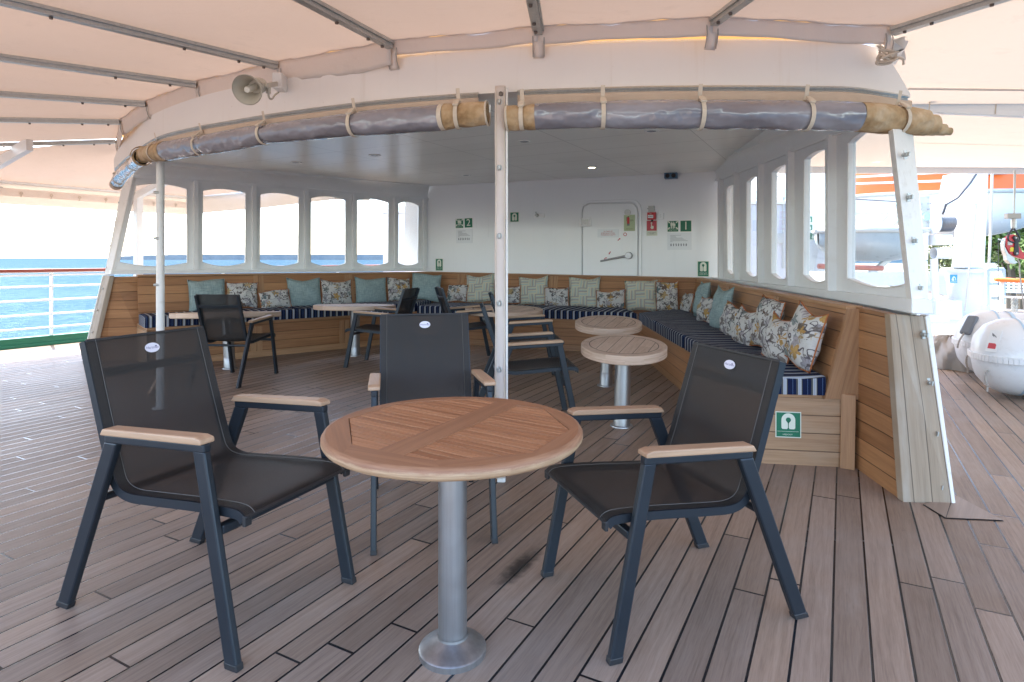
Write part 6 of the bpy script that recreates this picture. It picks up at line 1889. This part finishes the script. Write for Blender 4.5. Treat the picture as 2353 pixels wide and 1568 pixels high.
line('rope', [P(2280, 396, 11.5), P(2275, 560, 11.5), P(2266, 704, 11.5)], .024, 'rope', 'thick twisted rope hanging right of the davit')
line('wire', [P(2243, 400, 11.4), P(2230, 420, 11.4), P(2200, 455, 11.4), P(2174, 470, 11.5), P(2166, 493, 11.6)], .02, 'wire', 'dark wire running down from the awning edge to the drum', 'wire')
line('wire', [P(2294, 550, 8.4), P(2294, 640, 8.4), P(2293.5, 740, 8.4)], .004, 'wire', 'thin wire hanging left of the red hook', 'wire')
HY = 7.6
hk = P(2331, 560, HY)
t = thing('release_hook', 'red boat release hook hanging from a steel wire at the right edge', 'hook', hk)
mb = MB(); mb.tube([P(2332, 392, HY), P(2330.5, 491, HY)], .012, 8); mb.build('wire', 'galv', t, smooth=True)
mb = MB(); mb.box(P(2327, 497, HY), (.085, 0, 0), (0, .03, 0), (0, 0, .032)); mb.build('top_plate', m_plain('worn_steel_plate', (.38, .35, .31), .5, metal=.4), t, bevel=.004)
mb = MB(); mb.lathe([(.03, 0), (.03, .10), (.024, .12)], P(2329, 525, HY), UP, 12); mb.build('ferrule', 'galv', t, smooth=True)
mb = MB(); mb.tube(bez([P(2327, 526, HY), P(2319, 537, HY), P(2316, 548, HY), P(2322, 556, HY), P(2338, 557, HY), P(2343, 548, HY), P(2337, 535, HY), P(2330, 526, HY)], 5), .011, 8); mb.build('thimble', 'wire', t, smooth=True)
zq = lambda pts: [P(2044.8 + x * .2051, 390.6 + y * .2051, HY) for x, y in pts]
mb = MB(); mb.prism(zq([(1295, 800), (1312, 762), (1345, 733), (1395, 722), (1432, 742), (1440, 800), (1452, 860), (1480, 905), (1530, 960), (1530, 1006), (1460, 990), (1395, 968), (1340, 930), (1305, 870)]), V((0, .05, 0))); mb.build('body', 'red', t, bevel=.006)
mb = MB(); mb.prism(zq([(1275, 830), (1300, 765), (1290, 860), (1330, 940), (1400, 985), (1402, 1010), (1440, 1040), (1400, 1056), (1345, 1048), (1312, 1010), (1308, 965), (1285, 900)]), V((0, .06, 0)) ); mb.build('hook_jaw', 'galv', t, bevel=.004)
mb = MB(); mb.prism([p + V((0, -.012, 0)) for p in zq([(1366, 760), (1385, 740), (1415, 742), (1432, 762), (1442, 940), (1425, 962), (1395, 962), (1380, 940), (1395, 800)])], V((0, .012, 0))); mb.build('link', 'black', t, bevel=.004)
for x, y in ((1398, 763), (1412, 938)):
    mb = MB(); mb.lathe([(0, .014), (.012, .010), (.012, 0)], zq([(x, y)])[0] + V((0, -.012, 0)), (0, -1, 0), 12); mb.build('pin', 'galv', t)
mb = MB(); mb.prism([p + V((0, -.004, 0)) for p in zq([(1345, 880), (1355, 868), (1378, 868), (1390, 880), (1390, 915), (1345, 915)])], V((0, .004, 0))); mb.build('warning_label', 'yellow', t)
mb = MB(); mb.prism([p + V((0, -.004, 0)) for p in zq([(1318, 805), (1370, 803), (1370, 842), (1318, 844)])], V((0, .004, 0))); mb.build('data_plate', 'grey', t)
mb = MB(); mb.bar(*zq([(1215, 775), (1290, 800)]), .012, .012); mb.build('lever', 'galv', t)
mb = MB(); mb.tube(bez(zq([(1430, 1000), (1455, 1060), (1452, 1130), (1470, 1280), (1505, 1570)]), 5), .008, 6); mb.build('lanyard', 'tarp', t, smooth=True)

# lifeboat
def boat(name, label, cat, u0, u1, y0, y1, vg0, vg1, hull_h, top_h, beam, m_h, m_t):
    A, B = P(u0, vg0, y0), P(u1, vg1, y1); ax = (B - A).normalized(); L = (B - A).length; sd = ax.cross(UP).normalized()
    t = thing(name, label, cat, (A + B) / 2)
    n_ = 30; m_ = 14
    def env(s): return max(0.0, 1 - abs(2 * s - 1) ** 3.2) ** .75
    mb = MB()
    def hull(s, h):
        th = -math.pi / 2 + (h - .5) * math.pi; e = env(s)
        rise = .55 * hull_h * abs(2 * s - 1) ** 3
        c = A.lerp(B, s)
        k = abs(math.cos((h - .5) * math.pi))
        return c + sd * (math.sin((h - .5) * math.pi) * beam / 2 * (e * .92 + .04)) - UP * (max(0, hull_h - rise) * k ** .7)
    mb.grid(hull, n_, m_); mb.build('hull', m_h, t, smooth=True)
    mb = MB()
    def deck_(s, h):
        e = env(.04 + s * .92); f = (h - .5) * math.pi
        k = abs(math.cos(f)) ** .55
        hh = top_h * min(1, (1 - abs(2 * s - 1)) * 5.5) ** .8
        return A.lerp(B, .02 + s * .96) + sd * (math.sin(f) * beam / 2 * (e * .88 + .03) * (1 - .14 * k)) + UP * (hh * k + .01)
    mb.grid(deck_, n_, m_); o = mb.build('canopy', m_t, t, smooth=True)
    mb = MB()
    for sg in (-1, 1):
        pts = [A.lerp(B, s) + sd * (sg * beam / 2 * (env(s) * .92 + .05)) for s in [i / 24 for i in range(25)]]
        mb.tube(pts, .05, 8)
    mb.build('gunwale', 'grey', t, smooth=True)
    return t, A, B, sd
t, A, B, sd = boat('lifeboat', 'orange topped white lifeboat hanging behind the davit', 'lifeboat', 1900, 2420, 16.2, 14.6, 460, 446, 1.05, 1.15, 2.6, 'boat_white', 'orange')
if sd.y > 0: sd = -sd
mb = MB()
for s in (.62, .69): 
    p = A.lerp(B, s) + sd * 1.16 + UP * .52; mb.box(p, (B - A).normalized() * .20, sd * .04, UP * .14)
mb.build('window', 'lens', t, bevel=.03)
mb = MB(); p0, p1 = A.lerp(B, .05) + sd * 1.20 + UP * .28, A.lerp(B, .5) + sd * 1.33 + UP * .26; mb.bar(p0, p1, .02, .05); mb.bar(p0 + UP * .16, p1 + UP * .2, .02, .05); mb.build('grab_rail', 'boat_white', t)
for k, (ua, va, ub, vb) in enumerate(((1948, 600, 2060, 465), (1952, 612, 2078, 490))):
    mb = MB(); mb.bar(P(ua, va, 13.4), P(ub, vb, 14.3), .015, .12, (0, 1, 0)); mb.build('lashing_strap', m_plain('mint_strap', (.35, .60, .58), .6), t)
t, A, B, sd = boat('rescue_boat', 'grey hulled rescue boat below the lifeboat, seen through the starboard windows', 'boat', 1880, 2120, 12.6, 12.8, 532, 534, .62, .12, 1.7, m_plain('grey_hull', (.36, .42, .44), .3), 'boat_white')
mb = MB(); mb.box(P(2010, 640, 12.8), (1.2, 0, 0), (0, .4, 0), (0, 0, .14)); mb.bar(P(1965, 655, 12.6), P(2090, 560, 12.9), .08, .10); mb.bar(P(2050, 660, 12.6), P(2092, 640, 12.8), .1, .1); mb.build('cradle', 'boat_white', t, bevel=.01)
mb = MB(); mb.tube([P(1950, 452, 13.0), P(1960, 458, 13.0), P(2140, 468, 12.2)], .012, 6); mb.build('grab_line', 'wire', t, smooth=True)
mb = MB(); mb.tube([P(1935, 492, 13.0), P(1985, 494, 13.0), P(2100, 490, 13.0)], .03, 6); mb.build('fender_line', 'grey', t, smooth=True)

# starboard rail
rt = thing('ship_railing', 'white railing with an orange handrail at the right edge, beyond the rafts', 'railing', P(2330, 0, 8.3) * 1.0); rt.location.z = 0
mb = MB(); a, b_ = P(2289, 642.5, 8.4), P(2430, 650, 8.0); mb.tube([a + V((-.02, 0, 0)), a, b_], [.02, .032, .032], 10); mb.build('handrail', 'rail_orange', rt, smooth=True)
mb = MB(); mb.bar(P(2302, 645, 8.4), P(2302, 800, 8.4), .045, .045, AX); mb.build('stanchion', 'white', rt, bevel=.004)
for v in (682, 712, 742):
    mb = MB(); mb.tube([P(2302, v, 8.4), P(2430, v + 7, 8.0)], .016, 8); mb.build('rail', 'white', rt, smooth=True)
t = tag(None or (lambda mb: mb)(MB()).tube([P(2331, 684, 8.3), P(2331, 686, 8.3)], .004).build('anchor_eye', 'galv', rt), None)
mb = MB()
for i in range(9):
    for j in range(-1, 2):
        c = P(2331 + j * 5.2, 687 + i * 3.6, 8.25); e1, e2 = (V((.016, 0, 0)), V((0, 0, .02))) if i % 2 else (V((.006, .014, 0)), V((0, 0, .02)))
        mb.tube([c + e1 * math.cos(a) + e2 * math.sin(a) for a in [k * math.pi / 4 for k in range(9)]], .0045, 5, cap=False)
tag(mb.build('chain', 'galv'), 'bundle of steel chain hanging on the starboard rail', 'chain')
t = thing('gate_frame', 'pale grey tubular gate frame behind the orange handrail', 'gate', P(2275, 0, 11)); t.location.z = 0
mb = MB()
for p, q in (((2268, 619), (2306, 619)), ((2306, 619), (2306, 700)), ((2268, 652), (2306, 652)), ((2268, 619), (2268, 700))): mb.tube([P(*p, 11), P(*q, 11)], .03, 8)
mb.build('tube', m_plain('blue_grey_paint', (.42, .48, .54), .4), t, smooth=True)
mb = MB(); mb.face([P(2144, 743, 10.2), P(2162, 743, 10.2), P(2160, 748, 9.9), P(2144, 748, 9.9)]); 
q = [FL(2143, 800), FL(2158, 803), FL(2175, 790), FL(2140, 785)]
mb = MB(); mb.prism([zz(p, .003) for p in q], UP * .06); struct('green_kerb', mb, 'green', bevel=.005)
mb = MB(); mb.face([zz(FL(2110, 770), .004), zz(FL(2330, 770), .004), zz(FL(2330, 735), .004), zz(FL(2110, 735), .004)]); struct('painted_deck', mb, m_plain('white_deck_paint', (.68, .69, .68), .5))

# superstructure seen through the windows
def block(name, label, u0, u1, v, y, dep, m='boat_white', extra=None):
    p0, p1 = P(u0, v, y), P(u1, v, y)
    t = thing(name, label, 'deckhouse', V(((p0.x + p1.x) / 2, y, 0)))
    mb = MB(); w = (p1.x - p0.x) / 2; mb.box(((p0.x + p1.x) / 2, y + dep / 2, p0.z / 2), (w, 0, 0), (0, dep / 2, 0), (0, 0, p0.z / 2)); mb.build('wall', m, t, bevel=.02)
    mb = MB(); mb.box(((p0.x + p1.x) / 2, y + dep / 2, p0.z + .03), (w + .06, 0, 0), (0, dep / 2 + .06, 0), (0, 0, .03)); mb.build('roof', 'boat_white', t, bevel=.01)
    return t
t = block('deckhouse_block', 'low pale grey deckhouse seen through the far starboard windows', 1640, 1838, 470, 12.0, 4, m_plain('pale_grey_paint', (.60, .62, .66), .4))
mb = MB(); mb.box(P(1782, 548, 11.98), (.14, 0, 0), (0, .02, 0), (0, 0, .10)); mb.build('vent_box', 'grey', t); mb = MB(); mb.box(P(1800, 535, 11.98), (.02, 0, 0), (0, .02, 0), (0, 0, .7)); mb.build('pipe', 'grey', t)
mb = MB(); mb.box(P(1786, 449, 12.6), (.12, 0, 0), (0, .3, 0), (0, 0, .11)); mb.box(P(1735, 452, 12.6), (.14, 0, 0), (0, .3, 0), (0, 0, .10)); mb.build('roof_box', 'boat_white', t, bevel=.02)
t = block('deckhouse_tower', 'tall white deckhouse tower with green signs, through the fourth starboard window', 1852, 1889, 386, 13.6, 2.0)
mb = MB(); mb.prism([P(1852, 560, 13.58), P(1889, 545, 13.58), P(1905, 575, 13.4), P(1935, 600, 13.2), P(1935, 690, 13.2), P(1852, 690, 13.5)], V((0, .3, 0))); mb.build('skirt', m_plain('skirt_grey_paint', (.60, .63, .66), .4), t)  # skirt in one even cool grey
TW = Wall((6.0, 13.59), (7.5, 13.59))
for (a0, b0, a1, b1), lab in zip(((1857, 497, 1867, 512), (1857, 516, 1867, 531), (1859, 535, 1877, 552)), ('topmost small green sign on the white tower', 'middle small green sign on the white tower', 'lowest and largest green sign on the white tower')):
    s = Sign('safety_sign', lab, 'sign', TW, (a0, b0), (a1, b1), 'sign_white', off=.01, group='green signs on the white tower'); s.rect(.05, .1, .95, .95, 'sign_green'); s.polys([[(.3, .3), (.5, .75), (.7, .3), (.58, .3), (.58, .15), (.42, .15), (.42, .3)]], 'sign_white', 'symbol')
mb = MB(); mb.tube([P(1880, 612, 11.8), P(2028, 617, 11.8)], .05, 8); o = mb.build('rail_bar', m_plain('dull_red_rail', (.40, .12, .08), .4), None, smooth=True); tag(o, 'dull red handrail seen low through the nearest starboard windows', 'handrail')
t = block('deckhouse_block', 'white deckhouse seen through the last port window', 880, 990, 491, 13.2, 4)
mb = MB(); mb.prism([P(900, 470, 13.4), P(990, 485, 13.4), P(990, 492, 13.4), P(880, 492, 13.4)], V((0, 2.5, 0))); mb.build('sloping_top', 'boat_white', t)

# ------------------------------------------------------------------ shore at starboard: trees and a white fence
def tree(x, y, zb, h, w, label, m, seed, nl=1500):
    rnd = random.Random(seed)
    t = thing('tree', label, 'tree', (x, y, zb), 'trees on the shore beyond the davit')
    o = V((x, y, zb)); mb = MB()
    mb.tube([o, o + V((.1, 0, h * .3)), o + V((-.1, .1, h * .62))], [h * .035, h * .026, h * .012], 8)
    cl = []
    for i in range(11):
        th = rnd.uniform(0, 6.28); r = rnd.uniform(.15, .8) * w; z = h * rnd.uniform(.34, .92)
        k = 1 - .55 * max(0, (z / h - .6) / .4)
        e = o + V((math.cos(th) * r * k, math.sin(th) * r * k, z)); s0 = o + V((0, 0, h * rnd.uniform(.22, .5)))
        mb.tube([s0, s0.lerp(e, .6) + UP * .1, e], [h * .014, h * .008, h * .003], 5); cl.append((e, w * rnd.uniform(.26, .42)))
    mb.build('trunk', 'bark', t, smooth=True)
    mb = MB()
    for i in range(nl):
        c, r = rnd.choice(cl)
        d = V((rnd.gauss(0, 1), rnd.gauss(0, 1), rnd.gauss(0, .75))).normalized() * (r * rnd.uniform(.5, 1.05))
        p = c + d; s = rnd.uniform(.10, .24) * h / 8
        a = V((rnd.gauss(0, 1), rnd.gauss(0, 1), rnd.gauss(0, .6))).normalized(); b = a.cross(V((rnd.gauss(0, 1), rnd.gauss(0, 1), 1))).normalized()
        mb.face([p - a * s, p - b * s * .6, p + a * s, p + b * s * .6])
    mb.build('crown', m, t)
for i, (u, y, h, w, m, lab) in enumerate([(2322, 44, 9.2, 2.9, 'leaf', 'bushy green tree on the shore just right of the davit'), (2345, 48, 11.0, 3.4, 'leaf2', 'olive green tree on the shore behind the red hook'), (2410, 42, 9.5, 3.2, 'leaf', 'green tree cut by the right edge, behind the orange handrail'),
                                           (2310, 64, 13.0, 4.2, 'leaf', 'taller tree further back, rising behind the shore trees'), (2150, 66, 8.0, 4.0, 'leaf2', 'low tree seen between the winch legs')]):
    p = P(u, 0, y); tree(p.x, y, -3.0, h, w, lab, m, 11 + i, 2600)
t = thing('shore_fence', 'white lattice fence on the shore below the trees', 'fence', P(2340, 660, 36))
mb = MB()
for i in range(7): mb.bar(P(2306 + i * 12, 649, 36), P(2306 + i * 12, 672, 36), .07, .07)
mb.build('post', 'white', t)
mb = MB()
for v in (652, 659, 666, 671): mb.bar(P(2304, v, 36), P(2390, v + 2, 36), .06, .10)
mb.build('slat', 'white', t)
